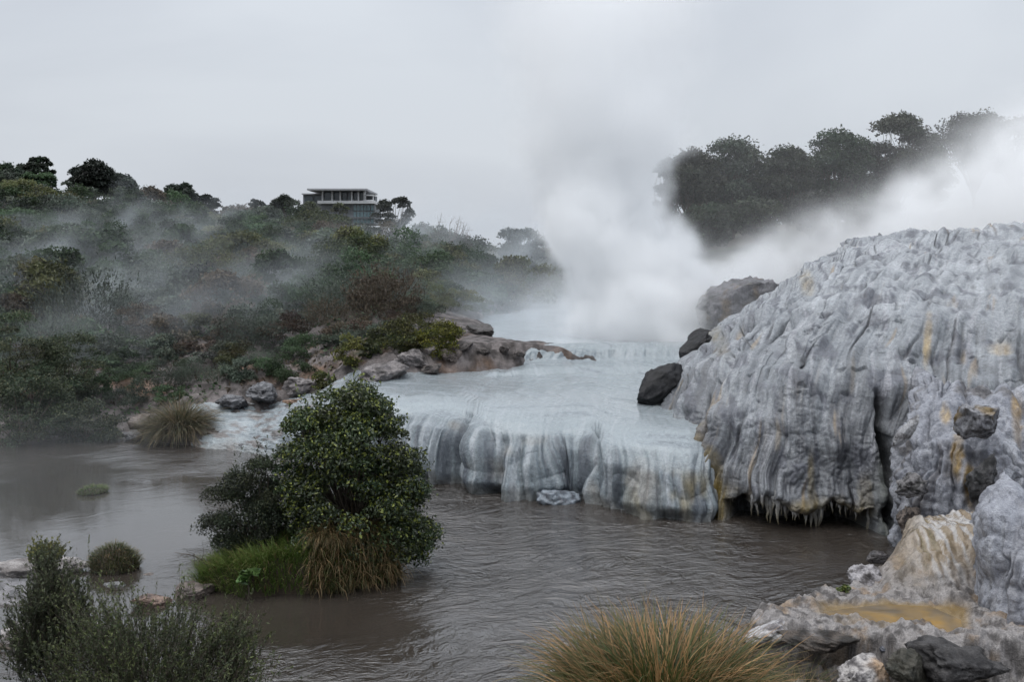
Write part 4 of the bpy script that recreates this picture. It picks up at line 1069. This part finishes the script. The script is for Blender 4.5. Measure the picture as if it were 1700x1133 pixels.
# ------------------------------------------------------------------ big bushes on the left bank
for i, (px, py, d, R, col, lab) in enumerate([
        (35, 742, 43.0, (2.3, 2.0, 1.45), (.040, .055, .030), 'large grey green bush overhanging the river at the frame edge'),
        (150, 745, 44.0, (1.5, 1.4, .95), (.044, .058, .036), 'lower rounded bush next to the water on the far bank'),
        (20, 650, 46.0, (2.0, 1.8, 1.75), (.048, .058, .034), 'tall bush with pale seed heads behind the large bank bush'),
        (110, 660, 47.0, (1.9, 1.6, 1.45), (.046, .058, .032), 'broad grey green bush standing behind the lower bank bush'),
        (60, 700, 44.5, (1.6, 1.5, 1.3), (.040, .054, .032), 'leaning bush between the large bush and the lower bush of the far bank')]):
    rg = np.random.RandomState(700 + i); p = W(px, py, d)
    c = blob_centers(rg, 44, R, .15, .25); e = empty('bank_bush', p)
    V, F, cc = clump_crown(rg, c, rg.uniform(.28, .6, 44) * 1.1, 190, .11, .5, tuple(np.array(col) * 1.35), (.17, .18, .10), .07 + .06 * (i == 2), .35, .3)
    add('crown', mesh_np('bank_bush_crown', V, F, cc, False), M_LEAF, e, color=(1, 1, 1))
    tv, tf_ = limbs(rg, c[::3], (0, 0, -.2), .07, .25); add('trunk', mesh_np('bank_bush_trunk', tv, tf_), M_BARK, e)
    tag(e, lab, 'bush')

# ------------------------------------------------------------------ bushes with a place of their own
def land_pt(px, d, dz=-.1):
    x = (px - 850) / FPX * d
    return np.array([x, d, land_z([x], [d], False)[0] + dz])
def spec_bush(px, d, R, col, tip, tf, seed, label, n=26, L=.11, nl=170, name='shrub', z=None):
    p = land_pt(px, d)
    if z is not None: p[2] = z
    return leafy(name, p, R, n, L, col, tip, tf, seed, label, 'bush', nl, M_LEAF)
spec_bush(727, 45.0, (1.0, .9, .85), (.085, .090, .018), (.22, .22, .03), .16, 801, 'bright yellow green shrub on the bank above the terrace')
spec_bush(672, 45.6, (1.0, .9, .9), (.050, .055, .020), (.14, .14, .03), .10, 802, 'dark olive shrub next to the bright yellow green shrub')
spec_bush(690, 48.5, (1.2, 1.0, .8), (.060, .064, .025), (.14, .14, .03), .08, 812, 'olive shrub up the slope behind the bright yellow green shrub')
spec_bush(585, 45.5, (.65, .6, .75), (.085, .092, .026), (.22, .22, .05), .18, 803, 'small yellowish shrub behind the top of the islet bush', 16)
spec_bush(535, 45.6, (.6, .6, .55), (.065, .075, .026), (.18, .19, .05), .12, 813, 'little olive shrub on the rocks beside the yellowish shrub', 14)
spec_bush(640, 47.5, (.9, .8, .6), (.06, .072, .03), (.15, .16, .04), .1, 821, 'olive shrub on the rock ledge above the pale ridged rock', 18)
spec_bush(612, 46.2, (.6, .6, .45), (.05, .065, .028), (.14, .15, .04), .1, 822, 'small dark shrub at the end of the rock ledge', 14)
spec_bush(745, 50, (.8, .7, .4), (.06, .07, .032), (.14, .15, .05), .1, 823, 'low shrub on the sinter flat behind the bright shrub', 14)
spec_bush(755, 67, (1.9, 1.6, .75), (.105, .120, .032), (.20, .21, .05), .10, 804, 'lime green spreading bush beside the pale sinter flat')
spec_bush(790, 70, (1.2, 1.1, .55), (.070, .085, .03), (.17, .18, .05), .10, 814, 'low green bush at the far end of the sinter flat')
spec_bush(330, 78, (3.6, 3.0, 1.9), (.070, .078, .030), (.16, .17, .05), .10, 805, 'broad light olive bush rising from the middle of the hillside', 44, .2, 190)
spec_bush(575, 76, (3.0, 2.6, 2.0), (.036, .052, .018), (.11, .13, .03), .07, 806, 'dense dark green tree like bush below the white building', 46, .2, 200)
spec_bush(620, 80, (2.0, 1.8, 1.5), (.034, .048, .018), (.10, .12, .03), .06, 816, 'rounded dark green bush at the shoulder of the dense green one', 30, .2, 180)
spec_bush(525, 120, (3.6, 3.0, 2.5), (.052, .062, .026), (.12, .13, .04), .06, 807, 'olive tree like bush growing in front of the white building', 40, .3, 170)
spec_bush(700, 72, (1.5, 1.3, .8), RUST * 1.3, RUST * 2, .1, 808, 'rust red bush in the middle of the slope above the sinter flat', 22, .16, 140)
spec_bush(802, 100, (1.5, 1.4, 1.5), (.045, .055, .038), (.09, .1, .05), .05, 809, 'round dark bush standing alone on the slope near the steam', 30, .25, 150)
spec_bush(860, 92, (2.2, 2.0, 1.1), (.045, .058, .032), (.1, .11, .05), .05, 810, 'grey green bush at the end of the hillside beside the steam', 30, .22, 150)
spec_bush(905, 100, (2.4, 2.0, 1.3), (.042, .054, .034), (.1, .11, .05), .05, 811, 'last bush of the hillside where the steam column begins', 30, .22, 150)
for i, (px, d, s) in enumerate([(745, 118, 3.4), (765, 112, 2.2)]):      # leafless red twigged tree
    rg = np.random.RandomState(840 + i); p = land_pt(px, d); parts = []
    for k in range(60):
        a = rg.uniform(0, 6.28); t = rg.uniform(.1, .75); L = s * rg.uniform(.7, 1.7); dv = np.array([math.cos(a) * t, math.sin(a) * t, 1.0]); b0 = np.array([0, 0, s * rg.uniform(0, .45)])
        cpts = [b0 + dv * L * q + rg.normal(size=3) * .06 * q * s for q in np.linspace(0, 1, 6)]
        parts.append(tube(cpts, np.linspace(.06, .012, 6) * s / 3, 4))
        for _ in range(3):
            j = rg.randint(2, 5); parts.append(tube([cpts[j] + (unit(dv + rg.normal(size=3) * .6)) * q for q in np.linspace(0, s * .4, 4)], np.linspace(.025, .008, 4) * s / 3, 3))
    V, F, _ = join(parts)
    tag(add('bare_tree', mesh_np('bare_tree', V, F), mat_plain('bare_twigs', (.17, .125, .115), .8, .2), None, p), ['leafless tree with upright twigs on the slope beside the steam', 'smaller leafless bush next to the leafless tree'][i], 'tree')

# ------------------------------------------------------------------ trees
def tree(name, px, d, top_y, w_px, col, seed, label, n=24, rc=.22, L=.35, nl=170, trunk=.2, gap=.35, low=.3, bark=M_BARK, group=None, tip=None):
    """A tree standing on the land at px, d; its crown reaches the row top_y and is w_px wide."""
    rg = np.random.RandomState(seed); p = land_pt(px, d, -.3)
    H = EYE - (top_y - HZ) / FPX * d - p[2]; Wd = w_px / FPX * d
    z0 = H * low; R = np.array([Wd / 2, Wd / 2 * .9, (H - z0) / 2])
    n = int(n * 2.2)
    c = unit(rg.normal(size=(n, 3))) * (rg.uniform(gap, 1, (n, 1)) ** .5) * (R - rc * Wd * .6); c[:, 2] += (z0 + H) / 2
    e = empty(name, p); col = tuple(np.array(col) * rg.uniform(.7, 1.45) * (1 + rg.normal(size=3) * .06))
    V, F, cc = clump_crown(rg, c, rg.uniform(.6, 1.3, n) * rc * Wd * .8, nl, L, .55, col, tip or tuple(np.array(col) * 2.4), .12, .4, .25, .72, .5)
    add('crown', mesh_np(name + '_crown', V, F, cc, False), M_LEAF, e, color=(1, 1, 1))
    tv, tf_ = limbs(rg, c, (0, 0, 0), trunk, .45 if low > .2 else .3); add('trunk', mesh_np(name + '_trunk', tv, tf_), bark, e)
    return tag(e, label, 'tree', group)
DK = (.040, .052, .034)
tree('evergreen_tree', 1218, 112, 220, 140, DK, 901, 'tall round topped tree nearest the steam column on the far hill', 34, low=.15)
tree('evergreen_tree', 1150, 110, 240, 120, DK, 902, 'dark tree half swallowed by the edge of the steam column', 30)
tree('evergreen_tree', 1108, 114, 258, 66, DK, 903, 'outermost faint tree dissolving into the steam column', 20)
tree('evergreen_tree', 1308, 108, 236, 112, DK, 904, 'shorter tree in the dip between the taller trees of the far hill', 28)
tree('evergreen_tree', 1392, 110, 206, 122, (.026, .037, .022), 905, 'dense very dark tree beside the tall gum on the far hill', 36, low=.2)
tree('gum_tree', 1488, 113, 180, 122, (.042, .050, .036), 906, 'tallest open branched gum tree above the cliff', 34, .19, .35, 170, .16, .5, .3, M_BARK)
tree('gum_tree', 1545, 118, 215, 60, (.042, .050, .036), 907, 'thin gum tree leaning out beside the tallest gum', 14, .2, .35, 120, .12, .5, .45, M_BARK)
tree('evergreen_tree', 1615, 124, 172, 130, DK, 908, 'ghostly tree almost hidden in the drifting steam', 30)
tree('evergreen_tree', 1690, 120, 185, 110, DK, 909, 'pale tree in the steam above the cliff at the frame edge', 26)
for i, (px, d, ty, w, lab) in enumerate([(1170, 100, 330, 110, 'low dark tree under the tall trees beside the steam column'), (1260, 98, 320, 120, 'low spreading tree below the dip of the far hill'), (1345, 98, 310, 110, 'low bushy tree at the foot of the very dark tree'), (1440, 100, 315, 120, 'low bushy tree at the foot of the tallest gum')]):
    tree('evergreen_tree', px, d, ty, w, DK, 920 + i, lab, 26, low=.05)
for i, (px, d, ty, w, lab) in enumerate([(1185, 116, 258, 110, 'tree filling the gap between the two trees beside the steam'), (1262, 114, 262, 100, 'rounded tree joining the tall tree to the shorter one in the dip'), (1350, 116, 256, 90, 'tree crown showing between the dip tree and the very dark tree'), (1440, 117, 250, 100, 'tree crown between the very dark tree and the tallest gum'), (1540, 112, 240, 100, 'broad low tree below the thin gum in the drifting steam')]):
    tree('evergreen_tree', px, d, ty, w, DK, 950 + i, lab, 28, low=.1)
# skyline of the hillside
tree('evergreen_tree', 25, 146, 268, 70, (.030, .040, .028), 931, 'spiky dark tree on the skyline at the frame edge', 22, .17, .5, low=.0)
tree('evergreen_tree', 62, 148, 256, 62, (.028, .038, .026), 932, 'tallest spiky tree of the hilltop skyline', 22, .15, .5, low=.0)
tree('evergreen_tree', 155, 147, 264, 85, (.022, .030, .020), 933, 'round dark tree crowning the hilltop', 34, .2, .5, low=.0)
tree('evergreen_tree', 200, 150, 285, 70, (.024, .032, .022), 934, 'lower dark tree on the shoulder of the hilltop', 28, .2, .5, low=.0)
tree('evergreen_tree', 300, 151, 299, 66, (.028, .036, .028), 935, 'single round tree standing alone on the skyline', 30, .2, .45, low=.0)
tree('evergreen_tree', 345, 152, 320, 44, (.030, .038, .030), 936, 'small tree next to the single round skyline tree', 14, .2, low=.05)
tree('evergreen_tree', 428, 154, 322, 40, (.035, .042, .034), 937, 'small dark tree on the ridge before the building', 14, .2, low=.05)
tree('evergreen_tree', 470, 158, 318, 60, (.042, .050, .036), 938, 'bushy grey green tree beside the building on the ridge', 20, .2, low=.05)
tree('gum_tree', 655, 158, 322, 78, (.050, .058, .042), 939, 'open crowned gum tree standing just beyond the building', 17, .15, .42, 110, .22, .6, .3, M_BARK_PALE)
tree('evergreen_tree', 870, 135, 366, 90, (.040, .048, .038), 940, 'faint tree line clump behind the steam on the ridge', 22, .2, low=.1)
tree('evergreen_tree', 700, 140, 368, 80, (.045, .050, .040), 941, 'low misty tree between the gum and the leafless tree', 20, .2, low=.05)

tree('evergreen_tree', 515, 140, 332, 62, (.055, .066, .032), 942, 'olive tree hiding the lower wing of the white building', 18, .2, low=.0)
tree('evergreen_tree', 562, 142, 330, 46, (.060, .070, .032), 943, 'thin olive tree rising before the columns of the white building', 12, .2, low=.0)
tree('evergreen_tree', 545, 128, 344, 70, (.050, .064, .028), 944, 'rounded green tree at the foot of the white building', 18, .2, low=.0)

# ------------------------------------------------------------------ the building on the ridge
bd = 168.0; u_ = bd / FPX
bz0 = W(0, 382, bd)[2]
B0 = W(500, 382, bd)
bld = empty('hillside_building', B0)
tag(bld, 'white flat roofed modern building with glass front on the ridge', 'building')
M_WHITE = mat_plain('white_render', (.72, .72, .72), .6, .3, .06, 1.0)
M_ROOF = mat_plain('roof_metal', (.38, .385, .40), .5, .4, .1, 1.0)
M_DARKW = mat_plain('dark_wall', (.17, .18, .19), .6, .3, .15, 1.0)
mg = NT('window_glass'); mg.bsdf((.035, .055, .062), .08, .6); M_GLASS = mg.m
mg = NT('teal_glass'); mg.bsdf((.10, .19, .21), .10, .6); M_TEAL = mg.m
def bbox(name, x0, x1, y0, y1, d0, d1, mat, parent=None, bev=0.0):
    """Box from photograph rows and columns (x0..x1, y0..y1) and depth d0..d1 in metres behind the front."""
    a = np.array([(x0 - 500) * u_, d0, -(y1 - 382) * u_]); b = np.array([(x1 - 500) * u_, d1, -(y0 - 382) * u_])
    V = [(x, y, z) for x in (a[0], b[0]) for y in (a[1], b[1]) for z in (a[2], b[2])]
    F = [(0, 1, 3, 2), (4, 6, 7, 5), (0, 4, 5, 1), (2, 3, 7, 6), (0, 2, 6, 4), (1, 5, 7, 3)]
    return add(name, mesh_np(name, V, F, None, False), mat, parent or bld)
bbox('roof', 514, 612, 314.5, 317.2, -2.2, 11, M_ROOF)
bbox('wall', 532, 604, 317.2, 334, 1.6, 10, M_DARKW)
for a, b in ((536.5, 548), (551, 562), (563.5, 574), (575, 581), (585, 592.5), (596.5, 602)):
    w = bbox('window', a, b, 318.6, 332.5, 1.35, 1.62, M_DARKW)
    bbox('pane', a + .7, b - .7, 319.2, 332.0, 1.28, 1.4, M_GLASS, w)
for a in (533.5, 549.6, 563, 582.2, 593.3, 603):
    bbox('column', a, a + 2.2, 317.2, 333.5, .3, 1.2, M_WHITE)
bbox('floor_slab', 528, 622, 333.5, 338.2, -.6, 10, M_WHITE)
bal = bbox('balcony', 606, 619.5, 332, 333.6, .0, 5, M_WHITE)
bbox('balcony_wall', 606, 619.5, 324.5, 332, 2.4, 5, M_DARKW, bal); bbox('post', 606, 607, 324.5, 332, .2, .6, M_WHITE, bal); bbox('post', 618.6, 619.6, 324.5, 332, .2, .6, M_WHITE, bal); bbox('lintel', 605.8, 619.8, 323.2, 324.6, .0, 5, M_WHITE, bal)
bbox('wall', 531, 620, 338.2, 372, 1.2, 10, M_DARKW)
for r_, (y0, y1) in enumerate(((339.5, 349.5), (351, 360.2), (362.5, 370.5))):
    for k in range(6):
        a = 585 + k * 5.8
        w = bbox('window', a, a + 5.4, y0, y1, .95, 1.22, M_DARKW)
        bbox('pane', a + .4, a + 5.0, y0 + .5, y1 - .5, .88, 1.0, M_TEAL, w)
bbox('floor_slab', 560, 621, 360.4, 362.2, .3, 10, M_DARKW)
wing = bbox('wing_wall', 497, 531.5, 321.5, 372, 3.0, 9.5, M_DARKW)
bbox('wing_roof', 496, 532, 319.6, 321.5, 2.2, 10, M_ROOF, wing)
for a, b in ((500, 514), (516, 530)): 
    bbox('window', a, b, 323.5, 332, 2.8, 3.02, M_GLASS, wing)
tw = W(600, 380, 150)
M_WALL = mat_plain('concrete', (.45, .45, .46), .7, .3, .12, 1.5)
for i, (a, b, y0, y1, d, lab) in enumerate([(596, 645, 377, 381.5, 150, 'low pale retaining wall below the gum tree and building'), (612, 640, 385, 388, 146, 'short second retaining wall beneath the first pale wall')]):
    q0 = W(a, y1, d); q1 = W(b, y0, d + 1); V = [(x, y, z) for x in (q0[0], q1[0]) for y in (q0[1], q1[1]) for z in (q0[2] - 2, q1[2])]
    F = [(0, 1, 3, 2), (4, 6, 7, 5), (0, 4, 5, 1), (2, 3, 7, 6), (0, 2, 6, 4), (1, 5, 7, 3)]
    tag(add('retaining_wall', mesh_np('retaining_wall', V, F, None, False), M_WALL), lab, 'wall')

# ------------------------------------------------------------------ rocks along the far bank
for i, (px, py, d, size, lab) in enumerate([(770, 577, 45.2, (.5, .4, .25), 'grey brown rock at the corner of the pool wall'), (805, 583, 45.0, (.45, .35, .2), 'low broken rock halfway along the pool wall'), (838, 580, 45.3, (.5, .35, .18), 'flat dark rock on top of the pool wall'), (862, 588, 45.0, (.4, .3, .2), 'last dark rock of the pool wall beside the steam'), (720, 612, 43.8, (.5, .4, .25), 'brown stone below the bright yellow green shrub'), (660, 645, 42.4, (.5, .4, .2), 'pale stone lying at the rear edge of the terrace'), (560, 655, 44.0, (.45, .4, .22), 'brown stone behind the islet bush'), (720, 535, 56, (1.4, .9, .2), 'pale flat slab of the sinter flat')]):
    rock('boulder', px, py, d, size, 1100 + i, lab, (0, .1 * ((i % 3) - 1), i * .9), cols=PALE if 'pale' in lab else ((.15, .13, .12), (.06, .052, .048)), rough=.5, block=.9)
PALE = ((0.27, 0.245, 0.24), (0.10, 0.09, 0.086)); GREYR = ((0.20, 0.20, 0.21), (0.065, 0.065, 0.07))
for i, (px, py, d, size, kw, lab) in enumerate([
        (640, 625, 43.0, (1.1, .8, .55), dict(cols=PALE, rough=.5), 'pale ridged rock on the bank beyond the terrace'),
        (690, 600, 44.5, (.9, .7, .5), dict(cols=PALE, rough=.5), 'grey rock slope under the bright yellow green shrub'),
        (600, 640, 43.5, (.8, .6, .35), dict(cols=BROWN, rough=.5), 'brown rock at the inner edge of the terrace'),
        (440, 655, 45.5, (1.2, .7, .42), dict(cols=GREYR, rough=.5), 'dark grey rock shelf above the orange strand'),
        (380, 668, 45.5, (.8, .6, .35), dict(cols=GREYR, rough=.5), 'smaller grey rock beside the dark rock shelf'),
        (505, 640, 46.2, (.9, .6, .5), dict(cols=PALE, rough=.5), 'pale rock bluff behind the islet bush'),
        (500, 668, 45.3, (1.1, .5, .2), dict(cols=((.30, .20, .14), (.16, .11, .08)), rough=.3), 'flat tan rock between the shelf and the islet bush'),
        (235, 700, 45.0, (.8, .5, .3), dict(cols=BROWN, rough=.5), 'brown rock at the waterline by the far tussock'),
        (222, 722, 43.8, (.6, .4, .22), dict(cols=GREYR, rough=.5), 'grey rock at the foot of the far tussock'),
        (345, 720, 43.2, (.5, .4, .2), dict(cols=BROWN, rough=.5), 'brown stone between the far tussock and the rapids'),
        (410, 742, 41.9, (.75, .4, .2), dict(cols=((.08, .08, .085), (.03, .03, .03)), rough=.4, wet=.7), 'black wet rock in the rapids'),
        (750, 590, 45.0, (.9, .6, .4), dict(cols=BROWN, rough=.45), 'brown rock beside the steaming pool wall'),
        (800, 548, 50.5, (1.1, .8, .3), dict(cols=((.10, .09, .085), (.05, .045, .04)), rough=.4), 'dark rock at the edge of the hot pool'),
        (850, 494, 84, (1.2, .8, .35), dict(cols=((.6, .6, .6), (.4, .4, .4)), rough=.3), 'white rock far up the edge of the hot pool'),
        (925, 833, 32.8, (.75, .5, .55), dict(cols=((.28, .32, .36), (.12, .13, .15)), rough=.3, wet=.8), 'blue grey rock at the foot of the terrace fall')]):
    rock('boulder', px, py, d, size, 1000 + i, lab, (0, .1 * ((i % 3) - 1), (i * .7) if size[0] < 1.3 else .1), **kw)
# ------------------------------------------------------------------ steam: volumes whose density is a field of soft noise
class GF:
    """A float field of a geometry node tree, with arithmetic."""
    t = None
    def __init__(s, sock): s.s = sock
    @staticmethod
    def op(op, *a, clamp=False):
        n = GF.t.nodes.new("ShaderNodeMath"); n.operation = op; n.use_clamp = clamp
        for k, v in enumerate(a):
            if isinstance(v, GF): GF.t.links.new(v.s, n.inputs[k])
            else: n.inputs[k].default_value = float(v)
        return GF(n.outputs[0])
    def __add__(s, o): return GF.op('ADD', s, o)
    def __radd__(s, o): return GF.op('ADD', o, s)
    def __sub__(s, o): return GF.op('SUBTRACT', s, o)
    def __rsub__(s, o): return GF.op('SUBTRACT', o, s)
    def __mul__(s, o): return GF.op('MULTIPLY', s, o)
    def __rmul__(s, o): return GF.op('MULTIPLY', o, s)
    def __truediv__(s, o): return GF.op('DIVIDE', s, o)
    def __pow__(s, o): return GF.op('POWER', s, o)
def g_step(a, b, x):
    t = GF.op('DIVIDE', GF.op('SUBTRACT', x, a), GF.op('SUBTRACT', b, a) if isinstance(a, GF) or isinstance(b, GF) else b - a, clamp=True)
    return t * t * (3.0 - 2.0 * t)
def g_curve(x, pts):
    n = GF.t.nodes.new("ShaderNodeFloatCurve"); c = n.mapping.curves[0]
    x0, x1 = pts[0][0], pts[-1][0]; ys = [p[1] for p in pts]; y0, y1 = min(ys), max(ys) + 1e-6
    P = [((a - x0) / (x1 - x0), (b - y0) / (y1 - y0)) for a, b in pts]
    c.points[0].location = P[0]; c.points[1].location = P[-1]
    for q in P[1:-1]: c.points.new(*q)
    n.mapping.update()
    GF.t.links.new(GF.op('DIVIDE', x - x0, x1 - x0, clamp=True).s, n.inputs['Value'])
    return GF(n.outputs[0]) * (y1 - y0) + y0
def g_noise(x, y, z, scale, detail=4, rough=.55, dist=0.0):
    cx = GF.t.nodes.new("ShaderNodeCombineXYZ")
    for k, v in enumerate((x, y, z)): GF.t.links.new((v * 1.0 if not isinstance(v, GF) else v).s, cx.inputs[k])
    n = GF.t.nodes.new("ShaderNodeTexNoise"); n.inputs['Scale'].default_value = scale; n.inputs['Detail'].default_value = detail
    n.inputs['Roughness'].default_value = rough; n.inputs['Distortion'].default_value = dist
    GF.t.links.new(cx.outputs[0], n.inputs['Vector']); return GF(n.outputs[0])

def steam(name, lo, hi, voxel, field, mat, label):
    t = bpy.data.node_groups.new(name, 'GeometryNodeTree'); GF.t = t
    t.interface.new_socket('Geometry', in_out='INPUT', socket_type='NodeSocketGeometry')
    t.interface.new_socket('Geometry', in_out='OUTPUT', socket_type='NodeSocketGeometry')
    go = t.nodes.new('NodeGroupOutput'); t.nodes.new('NodeGroupInput')
    vc = t.nodes.new('GeometryNodeVolumeCube')
    vc.inputs['Min'].default_value = lo; vc.inputs['Max'].default_value = hi
    for ax, a, b in zip('XYZ', lo, hi): vc.inputs['Resolution ' + ax].default_value = max(8, int((b - a) / voxel))
    ps = t.nodes.new('GeometryNodeInputPosition'); sx = t.nodes.new('ShaderNodeSeparateXYZ'); t.links.new(ps.outputs[0], sx.inputs[0])
    x, y, z = (GF(sx.outputs[k]) for k in range(3))
    den = field(x, y, z)
    # fade to nothing inside every face of the box
    for v, a, b in ((x, lo[0], hi[0]), (y, lo[1], hi[1]), (z, lo[2], hi[2])):
        f = (b - a) * .12
        den = den * g_step(a + .2, a + f, v) * (1.0 - g_step(b - f, b - .2, v))
    t.links.new(GF.op('MAXIMUM', den, 0.0).s, vc.inputs['Density'])
    sm = t.nodes.new('GeometryNodeSetMaterial'); sm.inputs['Material'].default_value = mat
    t.links.new(vc.outputs[0], sm.inputs[0]); t.links.new(sm.outputs[0], go.inputs[0])
    vd = bpy.data.volumes.new(name); vd.materials.append(mat)
    o = bpy.data.objects.new(name, vd); COL.objects.link(o)
    md = o.modifiers.new('density', 'NODES'); md.node_group = t
    vd.render.step_size = 0.0
    return tag(o, label, 'steam', kind='stuff')

m = NT('steam'); pv = m.n("ShaderNodeVolumePrincipled")
pv.inputs['Color'].default_value = (.995, .998, 1, 1); pv.inputs['Density'].default_value = 1.0; pv.inputs['Anisotropy'].default_value = 0.0
m.l(pv.outputs[0], m.out.inputs['Volume'])
M_STEAM = m.m
m = NT('mist'); pv = m.n("ShaderNodeVolumePrincipled")
pv.inputs['Color'].default_value = (.90, .955, 1, 1); pv.inputs['Density'].default_value = 1.0; pv.inputs['Anisotropy'].default_value = 0.0
m.l(pv.outputs[0], m.out.inputs['Volume'])
M_MIST = m.m

def plume(x, y, z):
    ax = g_curve(z, [(2, 7.6), (5, 7.0), (8, 6.0), (12, 4.6), (17, 4.6), (27, 7.0)])
    ay = 53.0 + (z - 3.0) * .15
    rr = g_curve(z, [(2, 4.8), (5, 4.7), (8, 3.9), (12, 3.5), (17, 4.4), (27, 8.0)])
    dx = x - ax; dy = (y - ay) * .9
    dist = GF.op('SQRT', dx * dx + dy * dy)
    n1 = g_noise(x, y, z, .20, 3, .5) - .5
    n2 = g_noise(x, y, z, .55, 5, .62, .5) - .5
    soft = g_curve(z, [(2, 1.2), (8, .9), (12, 1.5), (17, 3.4), (24, 6.0)])
    s = rr - dist + n1 * 6.5 + n2 * 4.6
    core = g_step(soft * -.4, soft, s)
    thin = g_curve(z, [(2, 1.0), (6, 1.3), (9, 1.2), (12, 1.1), (15, .95), (19, .5), (24, .26), (28, .0)])
    return core * thin

def drift(x, y, z):
    """Billows blown from the vent behind the crown of the cliff, with a thin veil beyond them."""
    top = g_curve(x, [(4, 7.0), (14, 8.0), (22, 10.0), (32, 15.0), (50, 22)])
    n1 = g_noise(x - z * .3, y, z, .13, 4, .55, .5)
    n2 = g_noise(x - z * .4, y, z, .34, 5, .62, .6)
    mid = y - (60.0 + x * .18)
    slab = 1.0 - g_step(3.0, 7.5, GF.op('ABSOLUTE', mid + (n1 - .5) * 8.0))
    hb = 1.0 - g_step(top - 1.0, top + 2.5, z + (n1 - .5) * 15.0 + (n2 - .5) * 11.0)
    puff = g_step(.46, .56, n1 * .42 + n2 * .60)
    veil = (1.0 - g_step(top - 4.0, top + 2.0, z + (n1 - .5) * 10.0)) * .022
    high = (1.0 - g_step(15.0, 24.0, z)) * .002
    right = g_step(24.0, 44.0, x - (y - 60.0) * .25) * (1.0 - g_step(top - 1.0, top + 5.0, z + (n2 - .5) * 8.0)) * .06
    return hb * slab * puff * .55 + veil + high + right

WISPS = [((120, 520), (235, 415), 60, .6, 2.6, .30), ((185, 395), (225, 325), 100, .8, 3.2, .30), ((330, 385), (410, 330), 96, .8, 3.2, .26),
         ((15, 475), (120, 395), 76, .8, 3.0, .26), ((200, 600), (330, 455), 54, .9, 4.2, .14), ((420, 520), (530, 435), 60, .7, 3.0, .18),
         ((640, 425), (735, 345), 108, 1.4, 5.0, .20), ((300, 630), (430, 560), 51, .6, 2.2, .14), ((560, 520), (650, 460), 62, .6, 2.4, .20), ((60, 640), (150, 540), 49, .6, 2.6, .12)]
def hillmist(x, y, z):
    g = (y - 46.0) * .13 + .6
    n1 = g_noise(x - z * .9, y, z * 1.1, .10, 4, .55, .8)
    n2 = g_noise(x - z * .9, y * .7, z * .9, .34, 4, .6, .6)
    n3 = g_noise(x - z * 1.0, y, z * .8, .55, 5, .62, .7)
    w = g_step(.48, .64, n1 * .62 + n2 * .38)
    h = (1.0 - g_step(1.5, 6.5, z - g))
    m0 = g_step(.40, .58, g_noise(x, y, z, .045, 2, .5))
    den = (w * m0 * .12 + .003) * h * (1.0 - g_step(100.0, 138.0, y))
    ragged = g_step(.40, .62, n3)
    for (pa, pb, d, r0, r1, a) in WISPS:       # jets from single fumaroles, leaning with the wind
        A_ = W(pa[0], pa[1], d); B_ = W(pb[0], pb[1], d + 2); ax = B_ - A_; L2 = float(ax @ ax)
        t = ((x - float(A_[0])) * float(ax[0]) + (y - float(A_[1])) * float(ax[1]) + (z - float(A_[2])) * float(ax[2])) / L2
        tc = GF.op('MINIMUM', GF.op('MAXIMUM', t, 0.0), 1.0)
        dx = x - float(A_[0]) - tc * float(ax[0]); dy = y - float(A_[1]) - tc * float(ax[1]); dz = z - float(A_[2]) - tc * float(ax[2])
        dist = GF.op('SQRT', dx * dx + dy * dy + dz * dz) + (n2 - .5) * 2.2
        rr = r0 + tc * (r1 - r0)
        den = den + (1.0 - g_step(.15, 1.0, dist / rr)) * ragged * (1.0 - tc * .75) * a
    return den

def rivermist(x, y, z):
    n1 = g_noise(x, y, z, .10, 4, .5, .4)
    return g_step(.38, .70, n1) * (1.0 - g_step(.6, 4.5, z)) * .014 * (1.0 - g_step(-14.0, -8.0, x)) * (1.0 - g_step(30.0, 40.0, y))

def poolsteam(x, y, z):
    n1 = g_noise(x, y, z, .16, 4, .55, .4)
    return g_step(.40, .66, n1) * (1.0 - g_step(4.2, 8.0, z)) * .16 * g_step(-2.0, 5.0, x - (y - 50.0) * .05)

steam('geyser_steam', (-8, 42, 1.5), (22, 66, 30), .34, plume, M_STEAM, 'dense white column of steam rising from the geyser vent')
steam('drifting_steam', (6, 47, 3), (60, 92, 27), .6, drift, M_STEAM, 'veil of steam drifting over the crown of the sinter cliff')
steam('hillside_mist', (-66, 45, 0), (10, 140, 22), .7, hillmist, M_MIST, 'wisps of steam rising through the hillside thicket')
steam('river_mist', (-30, 14, -.2), (-3, 47, 7), .5, rivermist, M_MIST, 'thin blue mist lying over the river')
steam('pool_steam', (-6, 44, 2.5), (16, 100, 10), .6, poolsteam, M_STEAM, 'low steam curling over the hot pool')
